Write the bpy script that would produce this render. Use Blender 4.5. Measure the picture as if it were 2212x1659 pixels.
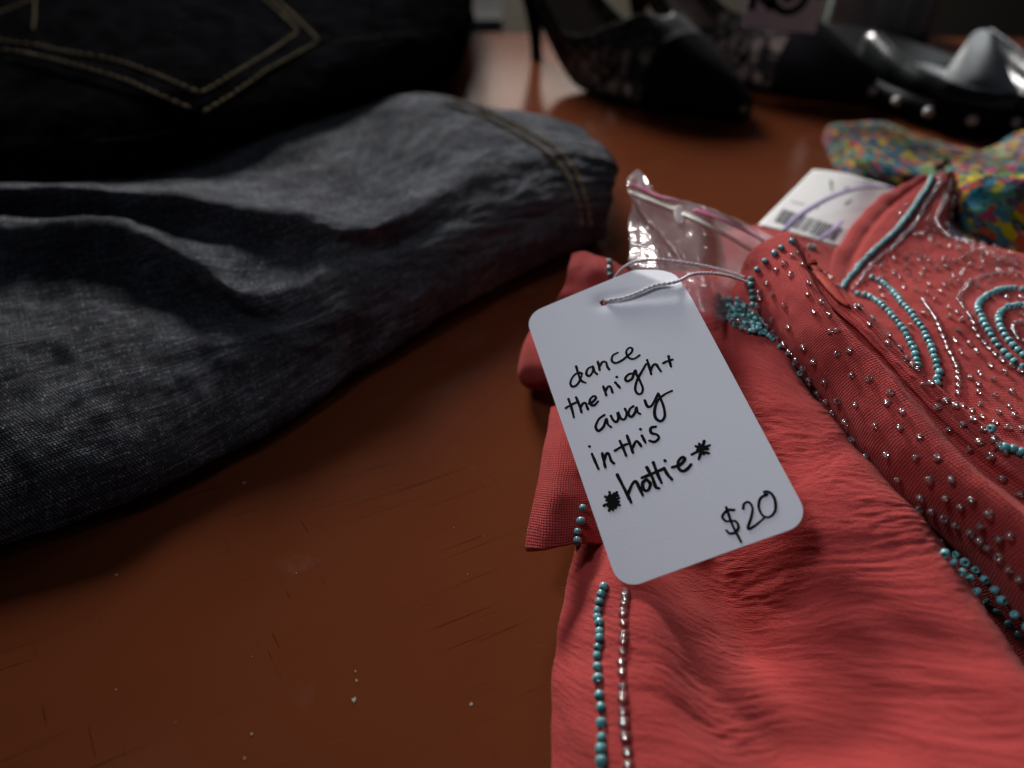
import bpy, bmesh, math, random
import numpy as np
from mathutils import Vector, Matrix
from mathutils.bvhtree import BVHTree
from mathutils.geometry import delaunay_2d_cdt

random.seed(7)
RNG = np.random.default_rng(7)
S = bpy.context.scene
C = S.collection
for o in list(bpy.data.objects):
    bpy.data.objects.remove(o)

# ------------------------------------------------------------------ camera, lamps, exposure
FPX, CX, CY, PITCH, CAMH = 1592.6, 1106.0, 829.5, math.radians(36.4), .145
cam = bpy.data.cameras.new('camera')
camo = bpy.data.objects.new('camera', cam)
C.objects.link(camo)
S.camera = camo
camo.location = (0, 0, CAMH)
camo.rotation_euler = (math.radians(90) - PITCH, 0, 0)
cam.sensor_width = 36
cam.lens = 36 * FPX / 2212
cam.clip_start = .01
cam.clip_end = 50
cam.dof.use_dof = True
cam.dof.focus_distance = .178
cam.dof.aperture_fstop = 7.8
cam.dof.aperture_blades = 0

W = bpy.data.worlds.new('World')
S.world = W
W.use_nodes = True
W.node_tree.nodes['Background'].inputs[0].default_value = (.60, .68, .9, 1)
W.node_tree.nodes['Background'].inputs[1].default_value = .030


def lamp(name, loc, target, sx, sy, power, color, spread=180):
    l = bpy.data.lights.new(name, 'AREA')
    l.shape = 'RECTANGLE'
    l.size, l.size_y, l.energy, l.color = sx, sy, power, color
    l.spread = math.radians(spread)
    o = bpy.data.objects.new(name, l)
    C.objects.link(o)
    o.location = loc
    o.rotation_euler = (Vector(target) - Vector(loc)).to_track_quat('-Z', 'Y').to_euler()
    return o


lamp('window_light', (-.26, 1.80, .62), (.17, .36, 0), .8, .34, 2.35, (1.0, .97, .95), 27)
lamp('low_window_light', (.10, 2.1, .52), (.05, .6, 0), .34, .30, 1.6, (1.0, .84, .72))
lamp('ceiling_bounce', (-.27, .25, .53), (.155, .115, .02), .16, .16, .094, (.88, .90, 1.0), 40)  # added fill, a narrow pool of light on the tag and dress
lamp('room_lamp', (.1, 1.75, 1.3), (.1, 2.6, -.1), .5, .3, 5, (1.0, .93, .82), 120)  # added lamp that only brightens the far wall
lamp('side_window_light', (1.0, 1.7, .72), (.0, .3, 0), .4, .34, 2.6, (.94, .98, 1.0))  # added lamp for highlights on the glossy mule, no known window

S.view_settings.view_transform = 'Standard'
S.view_settings.look = 'None'
S.view_settings.exposure = 0
S.view_settings.gamma = 1
S.view_settings.use_curve_mapping = False
S.render.engine = 'CYCLES'
S.cycles.use_denoising = True
S.cycles.max_bounces = 10
S.cycles.transparent_max_bounces = 40
S.cycles.caustics_reflective = False
S.cycles.caustics_refractive = False
S.cycles.sample_clamp_indirect = 4

# ------------------------------------------------------------------ pixel -> world helpers (surveying the photograph)
SP, CP = math.sin(PITCH), math.cos(PITCH)
EYE = np.array([0, 0, CAMH])


def ray(x, y):
    a, b = (x - CX) / FPX, -(y - CY) / FPX
    return np.array([a, b * SP + CP, b * CP - SP])


def P(x, y, z):
    d = ray(x, y)
    return EYE + d * ((z - CAMH) / d[2])


def zm(ox, oy, s):            # a zoomed crop of the photograph -> survey coordinates
    return lambda x, y: ((ox + x / s) / 1.1302, (oy + y / s) / 1.1302)


z1 = zm(1200, 400, 2.4578)
z2 = zm(1700, 250, 2.765)
z3 = zm(1800, 600, 3.16)
z4 = zm(1800, 900, 2.37)
z5 = zm(1250, 750, 2.3707)
z5b = zm(2000, 280, 4.148)
z6 = zm(1300, 1200, 1.8433)
z7 = zm(1500, 400, 4.1475)
zk = zm(0, 0, 1.7015)
zs = zm(1750, 0, 2.949)

# ------------------------------------------------------------------ numpy noise
_perm = RNG.permutation(256)
_perm = np.concatenate([_perm, _perm])
_grad = RNG.normal(size=(256, 2))
_grad /= np.linalg.norm(_grad, axis=1)[:, None]


def noise2(x, y):
    xi, yi = np.floor(x).astype(int), np.floor(y).astype(int)
    xf, yf = x - xi, y - yi
    u, v = xf * xf * xf * (xf * (xf * 6 - 15) + 10), yf * yf * yf * (yf * (yf * 6 - 15) + 10)

    def g(ix, iy, dx, dy):
        h = _perm[(_perm[ix & 255] + iy) & 255]
        return _grad[h, 0] * dx + _grad[h, 1] * dy
    a = g(xi, yi, xf, yf) * (1 - u) + g(xi + 1, yi, xf - 1, yf) * u
    b = g(xi, yi + 1, xf, yf - 1) * (1 - u) + g(xi + 1, yi + 1, xf - 1, yf - 1) * u
    return (a * (1 - v) + b * v) * 1.5


def catmull(A, n, axis=0):
    A = np.moveaxis(np.asarray(A, float), axis, 0)
    pad = np.concatenate([2 * A[:1] - A[1:2], A, 2 * A[-1:] - A[-2:-1]])
    t = np.linspace(0, len(A) - 1, n)
    i = np.clip(np.floor(t).astype(int), 0, len(A) - 2)
    f = (t - i).reshape((-1,) + (1,) * (A.ndim - 1))
    p0, p1, p2, p3 = pad[i], pad[i + 1], pad[i + 2], pad[i + 3]
    r = .5 * (2 * p1 + (p2 - p0) * f + (2 * p0 - 5 * p1 + 4 * p2 - p3) * f * f + (3 * p1 - p0 - 3 * p2 + p3) * f ** 3)
    return np.moveaxis(r, 0, axis)


# ------------------------------------------------------------------ object helpers
def tag(o, label=None, cat=None, group=None, kind=None):
    if label: o['label'] = label
    if cat: o['category'] = cat
    if group: o['group'] = group
    if kind: o['kind'] = kind
    return o


def thing(name, loc, label, cat, group=None):
    o = bpy.data.objects.new(name, None)
    C.objects.link(o)
    o.location = loc
    o.empty_display_size = .01
    return tag(o, label, cat, group)


def link(name, me, mat, parent=None):
    o = bpy.data.objects.new(name, me)
    C.objects.link(o)
    if mat is not None:
        me.materials.clear()
        me.materials.append(mat)
    if parent is not None:
        o.parent = parent
        o.matrix_parent_inverse = Matrix.Translation(-Vector(parent.location)) if parent.parent is None and parent.rotation_euler.z == 0 else Matrix.Identity(4)
    return o


def mesh_pydata(verts, faces, smooth=True):
    me = bpy.data.meshes.new('m')
    me.from_pydata([tuple(v) for v in verts], [], [tuple(f) for f in faces])
    if smooth:
        me.polygons.foreach_set('use_smooth', [True] * len(me.polygons))
    me.update()
    return me


SURF = {}


class Sheet:
    """a cloth surface through surveyed control points, given real folds and thickness"""

    def __init__(self, ctrl, nr, nc, disp=None, closed=False):
        A = np.array([[P(*p) if len(p) == 3 else p[1] for p in row] for row in ctrl])
        G = catmull(catmull(A, nr, 0), nc, 1)
        self.make(G, disp)

    def make(self, G, disp):
        nr, nc = G.shape[:2]
        du = np.linalg.norm(np.diff(G, axis=1), axis=2)
        dv = np.linalg.norm(np.diff(G, axis=0), axis=2)
        u = np.concatenate([np.zeros((nr, 1)), np.cumsum(du, 1)], 1)
        v = np.concatenate([np.zeros((1, nc)), np.cumsum(dv, 0)], 0)
        # even the parametrisation out so the weave does not shear
        u = .5 * u + .5 * u.mean(0)[None, :]
        v = .5 * v + .5 * v.mean(1)[:, None]
        self.u, self.v = u, v
        N = self.normals(G)
        self.flip = N[..., 2].mean() < 0
        if self.flip: N = -N
        if disp is not None:
            s, t = np.meshgrid(np.linspace(0, 1, nc), np.linspace(0, 1, nr))
            G = G + N * disp(u, v, s, t)[..., None]
        self.G = G
        self.N = self.normals(G) * (-1 if self.flip else 1)
        idx = np.arange(nr * nc).reshape(nr, nc)
        q = np.stack([idx[:-1, :-1], idx[:-1, 1:], idx[1:, 1:], idx[1:, :-1]], -1).reshape(-1, 4)
        # normal of this winding is d/dc x d/dr
        if self.flip: q = q[:, ::-1]
        self.q = q
        self.V = G.reshape(-1, 3)
        self.bvh = BVHTree.FromPolygons([tuple(p) for p in self.V], [tuple(f) for f in q])

    @staticmethod
    def normals(G):
        a = np.gradient(G, axis=1)
        b = np.gradient(G, axis=0)
        n = np.cross(a, b)
        return n / (np.linalg.norm(n, axis=2)[..., None] + 1e-12)

    def mesh(self):
        me = mesh_pydata(self.V, self.q)
        uv = me.uv_layers.new(name='UVMap')
        li = np.zeros(len(me.loops), int)
        me.loops.foreach_get('vertex_index', li)
        UV = np.stack([self.u.ravel(), self.v.ravel()], 1)[li]
        uv.data.foreach_set('uv', UV.ravel())
        return me

    def obj(self, name, mat, parent, thick=.0009, offset=-1):
        o = link(name, self.mesh(), mat, parent)
        if thick:
            m = o.modifiers.new('thickness', 'SOLIDIFY')
            m.thickness = thick
            m.offset = offset
        return o


def cast(x, y, sheets):
    d = Vector(ray(x, y)).normalized()
    best = None
    for s in sheets:
        loc, nor, i, dist = s.bvh.ray_cast(Vector(EYE), d)
        if loc is not None and (best is None or dist < best[2]):
            if nor.dot(d) > 0: nor = -nor
            best = (loc, nor, dist)
    return best


def tube(pts, r, seg=8, caps=True, flat=None, up=None):
    """tube along a polyline; r a number or list"""
    pts = [Vector(p) for p in pts]
    n = len(pts)
    rr = r if hasattr(r, '__len__') else [r] * n
    V, F = [], []
    prev = None
    for i, p in enumerate(pts):
        t = (pts[min(i + 1, n - 1)] - pts[max(i - 1, 0)])
        t = t.normalized() if t.length > 1e-12 else Vector((0, 0, 1))
        if prev is None:
            a = Vector(up) if up is not None else (Vector((0, 0, 1)) if abs(t.z) < .9 else Vector((1, 0, 0)))
        else:
            a = prev if up is None else Vector(up)
        b = t.cross(a).normalized()
        a = b.cross(t).normalized()
        prev = a
        for k in range(seg):
            th = 2 * math.pi * k / seg
            V.append(p + (b * math.cos(th) + a * math.sin(th) * (flat if flat else 1)) * rr[i])
    for i in range(n - 1):
        for k in range(seg):
            k2 = (k + 1) % seg
            F.append((i * seg + k, i * seg + k2, (i + 1) * seg + k2, (i + 1) * seg + k))
    if caps:
        F.append(tuple(range(seg))[::-1])
        F.append(tuple((n - 1) * seg + k for k in range(seg)))
    return V, F


class MB:
    def __init__(self): self.V, self.F = [], []

    def add(self, V, F):
        b = len(self.V)
        self.V += [tuple(v) for v in V]
        self.F += [tuple(i + b for i in f) for f in F]
        return self

    def obj(self, name, mat, parent=None, smooth=True):
        return link(name, mesh_pydata(self.V, self.F, smooth), mat, parent)


def resample(pts, step=None, n=None):
    A = np.array(pts, float)
    d = np.concatenate([[0], np.cumsum(np.linalg.norm(np.diff(A, axis=0), axis=1))])
    if n is None: n = max(2, int(round(d[-1] / step)) + 1)
    t = np.linspace(0, d[-1], n)
    return np.stack([np.interp(t, d, A[:, k]) for k in range(A.shape[1])], 1)


def smoothline(pts, n): return catmull(np.array(pts, float), n)


# ------------------------------------------------------------------ materials
class M:
    def __init__(self, name, base=(.5, .5, .5), rough=.5, **kw):
        self.m = bpy.data.materials.new(name)
        self.m.use_nodes = True
        self.nt = self.m.node_tree
        self.b = self.nt.nodes['Principled BSDF']
        self.out = self.nt.nodes['Material Output']
        self.b.inputs['Base Color'].default_value = (*base, 1)
        self.b.inputs['Roughness'].default_value = rough
        for k, v in kw.items():
            self.b.inputs[k.replace('_', ' ')].default_value = v

    def n(self, t, **kw):
        nd = self.nt.nodes.new(t)
        for k, v in kw.items():
            if k.startswith('i_'):
                key = k[2:].replace('_', ' ')
                nd.inputs[int(key) if key.isdigit() else key].default_value = v
            else:
                setattr(nd, k, v)
        return nd

    def l(self, a, b): self.nt.links.new(a, b)

    def math(self, op, a, b=None, c=None):
        nd = self.n('ShaderNodeMath', operation=op)
        for i, v in enumerate((a, b, c)):
            if v is None: continue
            if isinstance(v, (int, float)): nd.inputs[i].default_value = v
            else: self.l(v, nd.inputs[i])
        return nd.outputs[0]

    def mix(self, f, a, b):
        nd = self.n('ShaderNodeMix', data_type='RGBA')
        for i, v in ((0, f), (6, a), (7, b)):
            if isinstance(v, (int, float)): nd.inputs[i].default_value = v
            elif isinstance(v, tuple): nd.inputs[i].default_value = (*v, 1)
            else: self.l(v, nd.inputs[i])
        return nd.outputs[2]

    def ramp(self, f, *stops):
        nd = self.n('ShaderNodeValToRGB')
        e = nd.color_ramp.elements
        while len(e) < len(stops): e.new(.5)
        for s, (p, c) in zip(e, stops):
            s.position = p
            s.color = (*c, 1) if isinstance(c, tuple) else (c, c, c, 1)
        self.l(f, nd.inputs[0])
        return nd.outputs[0]

    def uv(self, sx=1, sy=1, rot=0, coord='UV'):
        t = self.n('ShaderNodeTexCoord')
        mp = self.n('ShaderNodeMapping')
        mp.inputs['Scale'].default_value = (sx, sy, 1 if coord == 'UV' else sx)
        if rot:
            mr = self.n('ShaderNodeMapping')
            mr.inputs['Rotation'].default_value = (0, 0, rot)
            self.l(t.outputs[coord], mr.inputs[0])
            self.l(mr.outputs[0], mp.inputs[0])
        else:
            self.l(t.outputs[coord], mp.inputs[0])
        return mp.outputs[0]

    def noise(self, vec, scale=1, detail=3, rough=.5, dist=0):
        nd = self.n('ShaderNodeTexNoise')
        nd.inputs['Scale'].default_value = scale
        nd.inputs['Detail'].default_value = detail
        nd.inputs['Roughness'].default_value = rough
        nd.inputs['Distortion'].default_value = dist
        self.l(vec, nd.inputs['Vector'])
        return nd.outputs[0]

    def sep(self, vec):
        nd = self.n('ShaderNodeSeparateXYZ')
        self.l(vec, nd.inputs[0])
        return nd.outputs

    def bump(self, h, dist, strength=1, prev=None):
        nd = self.n('ShaderNodeBump')
        nd.inputs['Distance'].default_value = dist
        nd.inputs['Strength'].default_value = strength
        self.l(h, nd.inputs['Height'])
        if prev is not None: self.l(prev, nd.inputs['Normal'])
        return nd.outputs[0]

    def set(self, key, sock): self.l(sock, self.b.inputs[key])


def mat_denim(name, dark, light, amount=1.0, pitch=.00062):
    m = M(name, light, .9)
    m.b.inputs['Specular IOR Level'].default_value = 0.0
    uv = m.uv()
    jit = m.noise(uv, 420, 2)
    x, y, _ = m.sep(uv)
    k = 2 * math.pi / pitch
    xx = m.math('ADD', m.math('MULTIPLY', x, k * .62), m.math('MULTIPLY', jit, 5.0))
    yy = m.math('ADD', m.math('MULTIPLY', y, k), m.math('MULTIPLY', jit, 2.0))
    sx = m.math('SINE', m.math('ADD', xx, m.math('MULTIPLY', yy, .5)))
    sy = m.math('SINE', yy)
    dots = m.math('MULTIPLY', m.math('ADD', sx, 1), m.math('ADD', sy, 1))          # 0..4
    dots = m.math('MULTIPLY', dots, .25)
    slub = m.noise(m.uv(70, 1500), 1, 3, .6)                                          # threads running along the leg
    slub2 = m.noise(m.uv(1300, 60), 1, 3, .6)                                         # and across it
    slub = m.ramp(slub, (.42, 0), (.68, 1))
    slub2 = m.ramp(slub2, (.45, 0), (.75, 1))
    fine = m.noise(uv, 2600, 2, .7)
    big = m.ramp(m.noise(uv, 38, 4, .6), (.3, .35), (.7, 1))
    f = m.math('MULTIPLY', dots, m.math('ADD', m.math('MULTIPLY', slub, .9), m.math('ADD', m.math('MULTIPLY', slub2, .45), .12)))
    f = m.math('MULTIPLY', m.math('ADD', f, m.math('MULTIPLY', fine, .15)), big)
    f = m.math('MULTIPLY', m.math('POWER', f, 1.35), amount * 1.5)
    vo = m.n('ShaderNodeTexVoronoi')
    vo.inputs['Scale'].default_value = 1.0
    m.l(m.uv(1150, 1450), vo.inputs['Vector'])
    sp = m.n('ShaderNodeSeparateColor')
    m.l(vo.outputs['Color'], sp.inputs[0])
    nub = m.math('MULTIPLY', m.ramp(vo.outputs['Distance'], (.18, 1), (.46, 0)), m.ramp(sp.outputs[0], (.45, 0), (.95, 1)))
    nub = m.math('MULTIPLY', nub, m.math('ADD', m.math('MULTIPLY', m.math('ADD', slub, slub2), .5), .25))
    f = m.math('MINIMUM', m.math('ADD', f, m.math('MULTIPLY', nub, .95 * amount)), 1.0)
    m.set('Base Color', m.mix(f, dark, light))
    h = m.math('ADD', m.math('MULTIPLY', dots, 1.0), m.math('MULTIPLY', fine, .6))
    nrm = m.bump(m.noise(uv, 260, 4, .6), .0006, .45)
    m.set('Normal', m.bump(h, .00016, .8, nrm))
    return m.m


def mat_coral(name, weave=1.0, crinkle=1.0, pitch=.00046, base=(.44, .059, .055)):
    m = M(name, base, .8, Sheen_Weight=.14, Sheen_Roughness=.45)
    m.b.inputs['Specular IOR Level'].default_value = .03
    m.b.inputs['Sheen Tint'].default_value = (1, .55, .5, 1)
    uv = m.uv()
    x, y, _ = m.sep(uv)
    warp = m.noise(m.uv(160, 160), 1, 2)
    k = 2 * math.pi / pitch
    wx = m.math('ADD', m.math('MULTIPLY', x, k), m.math('MULTIPLY', warp, 9.0))
    wy = m.math('ADD', m.math('MULTIPLY', y, k), m.math('MULTIPLY', warp, 7.0))
    w = m.math('MULTIPLY', m.math('ADD', m.math('SINE', wx), 1), m.math('ADD', m.math('SINE', wy), 1))
    w = m.math('MULTIPLY', w, .25)
    fine = m.noise(uv, 2400, 2, .7)
    cr = m.noise(m.uv(260, 900), 1, 2, .5, .8)
    cr = m.ramp(cr, (.3, 0), (.7, 1))
    mott = m.noise(uv, 90, 4, .6)
    hole = m.math('POWER', m.math('SUBTRACT', 1.0, w), 8.0)
    t = m.math('ADD', m.math('MULTIPLY', hole, .6 * weave), m.math('MULTIPLY', m.math('SUBTRACT', 1.0, mott), .25))
    t = m.math('ADD', t, m.math('MULTIPLY', m.math('SUBTRACT', fine, .5), .25))
    m.set('Base Color', m.mix(t, tuple(c * 1.12 for c in base), tuple(c * .42 for c in base)))
    n = m.bump(cr, .0005, .25 * crinkle)
    n = m.bump(w, .00014, .9 * weave, n)
    m.set('Normal', m.bump(m.noise(uv, 1500, 2, .6), .00035, .5, n))
    return m.m


def mat_table():
    m = M('painted_table', (.13, .034, .012), .4)
    m.b.inputs['Specular IOR Level'].default_value = .02
    oc = m.uv(1, 1, 0, 'Object')
    a = math.radians(-31)
    mott = m.noise(oc, 9, 5, .6)
    col = m.mix(mott, (.145, .038, .0145), (.110, .028, .0105))
    col = m.mix(m.math('MULTIPLY', m.noise(m.uv(9, 60, math.radians(-25), 'Object'), 1, 4, .6), .3), col, (.09, .022, .009))

    def scratches(rot, along, across, lo, hi, maskscale):
        s = m.noise(m.uv(along, across, rot, 'Object'), 1, 2, .5)
        s = m.ramp(s, (lo, 0), (hi, 1))
        k = m.ramp(m.noise(oc, maskscale, 3), (.45, 0), (.62, 1))
        return m.math('MULTIPLY', s, k)
    s1 = scratches(math.radians(-27), 14, 900, .66, .70, 13)
    s2 = scratches(math.radians(-25), 22, 1300, .66, .71, 18)
    s3 = scratches(math.radians(55), 60, 1300, .69, .74, 24)
    dark = m.math('MINIMUM', m.math('ADD', s1, m.math('ADD', s2, s3)), 1.0)
    col = m.mix(m.math('MULTIPLY', dark, .85), col, (.02, .006, .003))
    s4 = scratches(math.radians(-12), 90, 1800, .70, .76, 30)
    vo = m.n('ShaderNodeTexVoronoi')
    vo.inputs['Scale'].default_value = 95
    m.l(m.uv(1, 1, 0, 'Object'), vo.inputs['Vector'])
    fleck = m.ramp(vo.outputs['Distance'], (.02, 1), (.055, 0))
    fm = m.ramp(m.noise(oc, 55, 2), (.56, 0), (.60, 1))
    fleck = m.math('MULTIPLY', fleck, fm)
    smudge = m.ramp(m.noise(oc, 30, 5, .7), (.60, 0), (.80, 1))
    pale = m.math('MINIMUM', m.math('ADD', fleck, m.math('ADD', m.math('MULTIPLY', smudge, .10), m.math('MULTIPLY', s4, .05))), 1.0)
    col = m.mix(pale, col, (.36, .30, .26))
    m.set('Base Color', col)
    r = m.math('ADD', m.math('MULTIPLY', m.noise(oc, 60, 4, .65), .10), .12)
    m.set('Roughness', m.math('ADD', r, m.math('MULTIPLY', pale, .3)))
    h = m.math('ADD', m.math('MULTIPLY', m.noise(oc, 300, 3, .6), .25), m.math('MULTIPLY', m.math('SUBTRACT', fleck, dark), .08))
    m.set('Normal', m.bump(h, .00018, .5, m.bump(m.noise(oc, 45, 3), .0006, .12)))
    return m.m


def mat_print():
    m = M('printed_cotton', (.3, .3, .3), .9)
    uv = m.uv()
    col = None

    def cells(scale, seed):
        vo = m.n('ShaderNodeTexVoronoi', feature='F1')
        vo.inputs['Scale'].default_value = scale
        ad = m.n('ShaderNodeVectorMath', operation='ADD')
        wb = m.n('ShaderNodeTexNoise')
        wb.inputs['Scale'].default_value = scale * .9
        m.l(uv, wb.inputs['Vector'])
        sc = m.n('ShaderNodeVectorMath', operation='SCALE')
        sc.inputs['Scale'].default_value = .9 / scale
        m.l(wb.outputs['Color'], sc.inputs[0])
        m.l(uv, ad.inputs[0])
        m.l(sc.outputs[0], ad.inputs[1])
        ad2 = m.n('ShaderNodeVectorMath', operation='ADD')
        ad2.inputs[1].default_value = (seed, seed * 1.7, 0)
        m.l(ad.outputs[0], ad2.inputs[0])
        m.l(ad2.outputs[0], vo.inputs['Vector'])
        return vo
    pal = [(0, (.015, .13, .20)), (.14, (.02, .03, .10)), (.26, (.52, .38, .008)), (.38, (.035, .20, .17)), (.50, (.50, .03, .008)),
           (.60, (.11, .20, .02)), (.70, (.34, .02, .10)), (.80, (.008, .012, .045)), (.90, (.008, .16, .28))]

    def colour(vo):
        sp = m.n('ShaderNodeSeparateColor')
        m.l(vo.outputs['Color'], sp.inputs[0])
        nd = m.n('ShaderNodeValToRGB')
        nd.color_ramp.interpolation = 'CONSTANT'
        e = nd.color_ramp.elements
        while len(e) < len(pal): e.new(.5)
        for s, (p, c) in zip(e, pal):
            s.position = p
            s.color = (*c, 1)
        m.l(sp.outputs[0], nd.inputs[0])
        return nd.outputs[0]
    a, b = cells(230, 0), cells(380, 3.3)
    mask = m.ramp(b.outputs['Distance'], (.28, 1), (.36, 0))
    col = m.mix(mask, colour(a), colour(b))
    big = m.ramp(m.noise(uv, 34, 3), (.42, 0), (.6, 1))
    tint = m.mix(big, (.34, .24, .01), (.01, .13, .18))
    col = m.mix(.15, col, tint)
    m.b.inputs['Specular IOR Level'].default_value = .1
    m.set('Base Color', col)
    m.set('Normal', m.bump(m.noise(uv, 900, 3), .0002, .5))
    return m.m


def mat_film():
    m = M('clear_film', (.9, .9, .92), .1)
    nt = m.nt
    uv = m.uv()
    vo = m.n('ShaderNodeTexVoronoi', feature='DISTANCE_TO_EDGE')
    vo.inputs['Scale'].default_value = 130
    m.l(m.uv(.6, 1.6), vo.inputs['Vector'])
    wr = m.math('ADD', m.math('MULTIPLY', m.noise(m.uv(70, 230, .5), 1, 2, .5, 1.0), 1.0), m.math('MULTIPLY', vo.outputs['Distance'], .5))
    nrm = m.bump(wr, .0009, .35)
    tr = m.n('ShaderNodeBsdfTransparent')
    tr.inputs[0].default_value = (.93, .90, .91, 1)
    gl = m.n('ShaderNodeBsdfGlossy')
    gl.inputs['Roughness'].default_value = .17
    gl.inputs['Color'].default_value = (1, .98, .97, 1)
    m.l(nrm, gl.inputs['Normal'])
    df = m.n('ShaderNodeBsdfTranslucent')
    df.inputs[0].default_value = (.85, .80, .82, 1)
    d2 = m.n('ShaderNodeBsdfDiffuse')
    d2.inputs[0].default_value = (.85, .80, .82, 1)
    ms = m.n('ShaderNodeMixShader')
    m.l(df.outputs[0], ms.inputs[1]); m.l(d2.outputs[0], ms.inputs[2])
    fr = m.n('ShaderNodeFresnel')
    fr.inputs['IOR'].default_value = 1.5
    m.l(nrm, fr.inputs['Normal'])
    m0 = m.n('ShaderNodeMixShader')
    m0.inputs[0].default_value = .25
    m.l(tr.outputs[0], m0.inputs[1]); m.l(ms.outputs[0], m0.inputs[2])
    m1 = m.n('ShaderNodeMixShader')
    m.l(m.math('MINIMUM', m.math('MULTIPLY', fr.outputs[0], .85), 1.0), m1.inputs[0])
    m.l(m0.outputs[0], m1.inputs[1]); m.l(gl.outputs[0], m1.inputs[2])
    m.l(m1.outputs[0], m.out.inputs[0])
    return m.m


def mat_clear_bead():
    m = M('iridescent_glass', (.92, .86, .88), .05)
    lw = m.n('ShaderNodeLayerWeight')
    lw.inputs[0].default_value = .4
    oi = m.n('ShaderNodeObjectInfo')
    g = m.noise(m.uv(900, 900, 0, 'Object'), 1, 2)
    f = m.math('FRACT', m.math('ADD', m.math('ADD', lw.outputs['Facing'], m.math('MULTIPLY', oi.outputs['Random'], .6)), m.math('MULTIPLY', g, .6)))
    col = m.ramp(f, (0, (1, .86, .84)), (.35, (.88, .84, 1)), (.6, (.86, 1, .97)), (.8, (1, .96, .82)), (1, (1, .86, .84)))
    tr = m.n('ShaderNodeBsdfTransparent')
    m.l(m.mix(.25, (1, .92, .92), col), tr.inputs[0])
    df = m.n('ShaderNodeBsdfDiffuse')
    m.l(m.mix(.5, (.9, .86, .86), col), df.inputs[0])
    gl = m.n('ShaderNodeBsdfGlossy')
    gl.inputs['Roughness'].default_value = .12
    m.l(col, gl.inputs['Color'])
    a = m.n('ShaderNodeMixShader'); a.inputs[0].default_value = .09
    m.l(tr.outputs[0], a.inputs[1]); m.l(df.outputs[0], a.inputs[2])
    b = m.n('ShaderNodeMixShader')
    fr = m.n('ShaderNodeFresnel'); fr.inputs['IOR'].default_value = 1.6
    m.l(m.math('MINIMUM', m.math('ADD', m.math('MULTIPLY', fr.outputs[0], .9), .02), 1.0), b.inputs[0])
    m.l(a.outputs[0], b.inputs[1]); m.l(gl.outputs[0], b.inputs[2])
    m.l(b.outputs[0], m.out.inputs[0])
    return m.m


def mat_turq():
    m = M('turquoise_glass', (.10, .36, .38), .22)
    m.b.inputs['Specular IOR Level'].default_value = .6
    oi = m.n('ShaderNodeObjectInfo')
    g = m.noise(m.uv(300, 300, 0, 'Object'), 1, 2)
    f = m.math('FRACT', m.math('ADD', oi.outputs['Random'], g))
    m.set('Base Color', m.ramp(f, (0, (.085, .30, .31)), (.5, (.13, .38, .39)), (1, (.18, .41, .44))))
    return m.m


def mat_lace():
    m = M('black_lace', (.01, .01, .01), .7)
    oc = m.uv(1, 1, 0, 'Object')
    x, y, z = m.sep(oc)
    vo = m.n('ShaderNodeTexVoronoi', feature='DISTANCE_TO_EDGE')
    vo.inputs['Scale'].default_value = 85
    m.l(oc, vo.inputs['Vector'])
    p = m.ramp(vo.outputs['Distance'], (.05, 0), (.20, 1))
    q = m.ramp(m.noise(oc, 70, 3, .6), (.38, 0), (.55, 1))
    f = m.math('MULTIPLY', p, q)
    # sheer band low on the sides, between arch and toe
    band = m.math('MULTIPLY', m.ramp(z, (.012, 1), (.040, .0)), m.math('MULTIPLY', m.ramp(x, (.035, 0), (.065, 1)), m.ramp(x, (.15, 1), (.175, 0))))
    f = m.math('MULTIPLY', f, m.math('ADD', m.math('MULTIPLY', band, .95), .10))
    m.set('Base Color', m.mix(f, (.006, .005, .006), (.75, .66, .58)))
    m.set('Normal', m.bump(p, .0006, .5))
    tr = m.n('ShaderNodeBsdfTransparent')
    ms = m.n('ShaderNodeMixShader')
    m.l(m.math('ADD', m.math('MULTIPLY', f, .75), .12), ms.inputs[0])
    m.l(m.b.outputs[0], ms.inputs[1]); m.l(tr.outputs[0], ms.inputs[2])
    m.l(ms.outputs[0], m.out.inputs[0])
    return m.m


def mat_suede(name, c, r=.85):
    m = M(name, c, r)
    m.b.inputs['Specular IOR Level'].default_value = .04
    oc = m.uv(1, 1, 0, 'Object')
    m.set('Base Color', m.mix(m.noise(oc, 90, 4, .6), tuple(k * .6 for k in c), tuple(k * 1.4 for k in c)))
    m.set('Normal', m.bump(m.noise(oc, 700, 3), .0004, .4))
    return m.m


def mat_leather(name, c, r=.2):
    m = M(name, c, r)
    m.b.inputs['Coat Weight'].default_value = .0
    m.b.inputs['Specular IOR Level'].default_value = .35
    m.b.inputs['Coat Roughness'].default_value = .2
    oc = m.uv(1, 1, 0, 'Object')
    m.set('Base Color', m.mix(m.noise(oc, 60, 3), tuple(k * .8 for k in c), tuple(k * 1.25 for k in c)))
    m.set('Roughness', m.math('ADD', m.math('MULTIPLY', m.noise(oc, 120, 4, .6), .16), r))
    m.set('Normal', m.bump(m.noise(oc, 500, 4, .6), .0003, .35))
    return m.m


def mat_card(name, c, r=.55):
    m = M(name, c, r)
    oc = m.uv(1, 1, 0, 'Object')
    m.set('Base Color', m.mix(m.noise(oc, 240, 4, .6), tuple(k * .97 for k in c), c))
    m.set('Normal', m.bump(m.noise(oc, 1500, 3, .6), .00006, .35))
    return m.m


def mat_wall(name, c):
    m = M(name, c, .9)
    oc = m.uv(1, 1, 0, 'Object')
    m.set('Base Color', m.mix(m.noise(oc, 6, 4, .6), tuple(k * .85 for k in c), c))
    m.set('Normal', m.bump(m.noise(oc, 90, 3), .002, .3))
    return m.m


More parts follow.
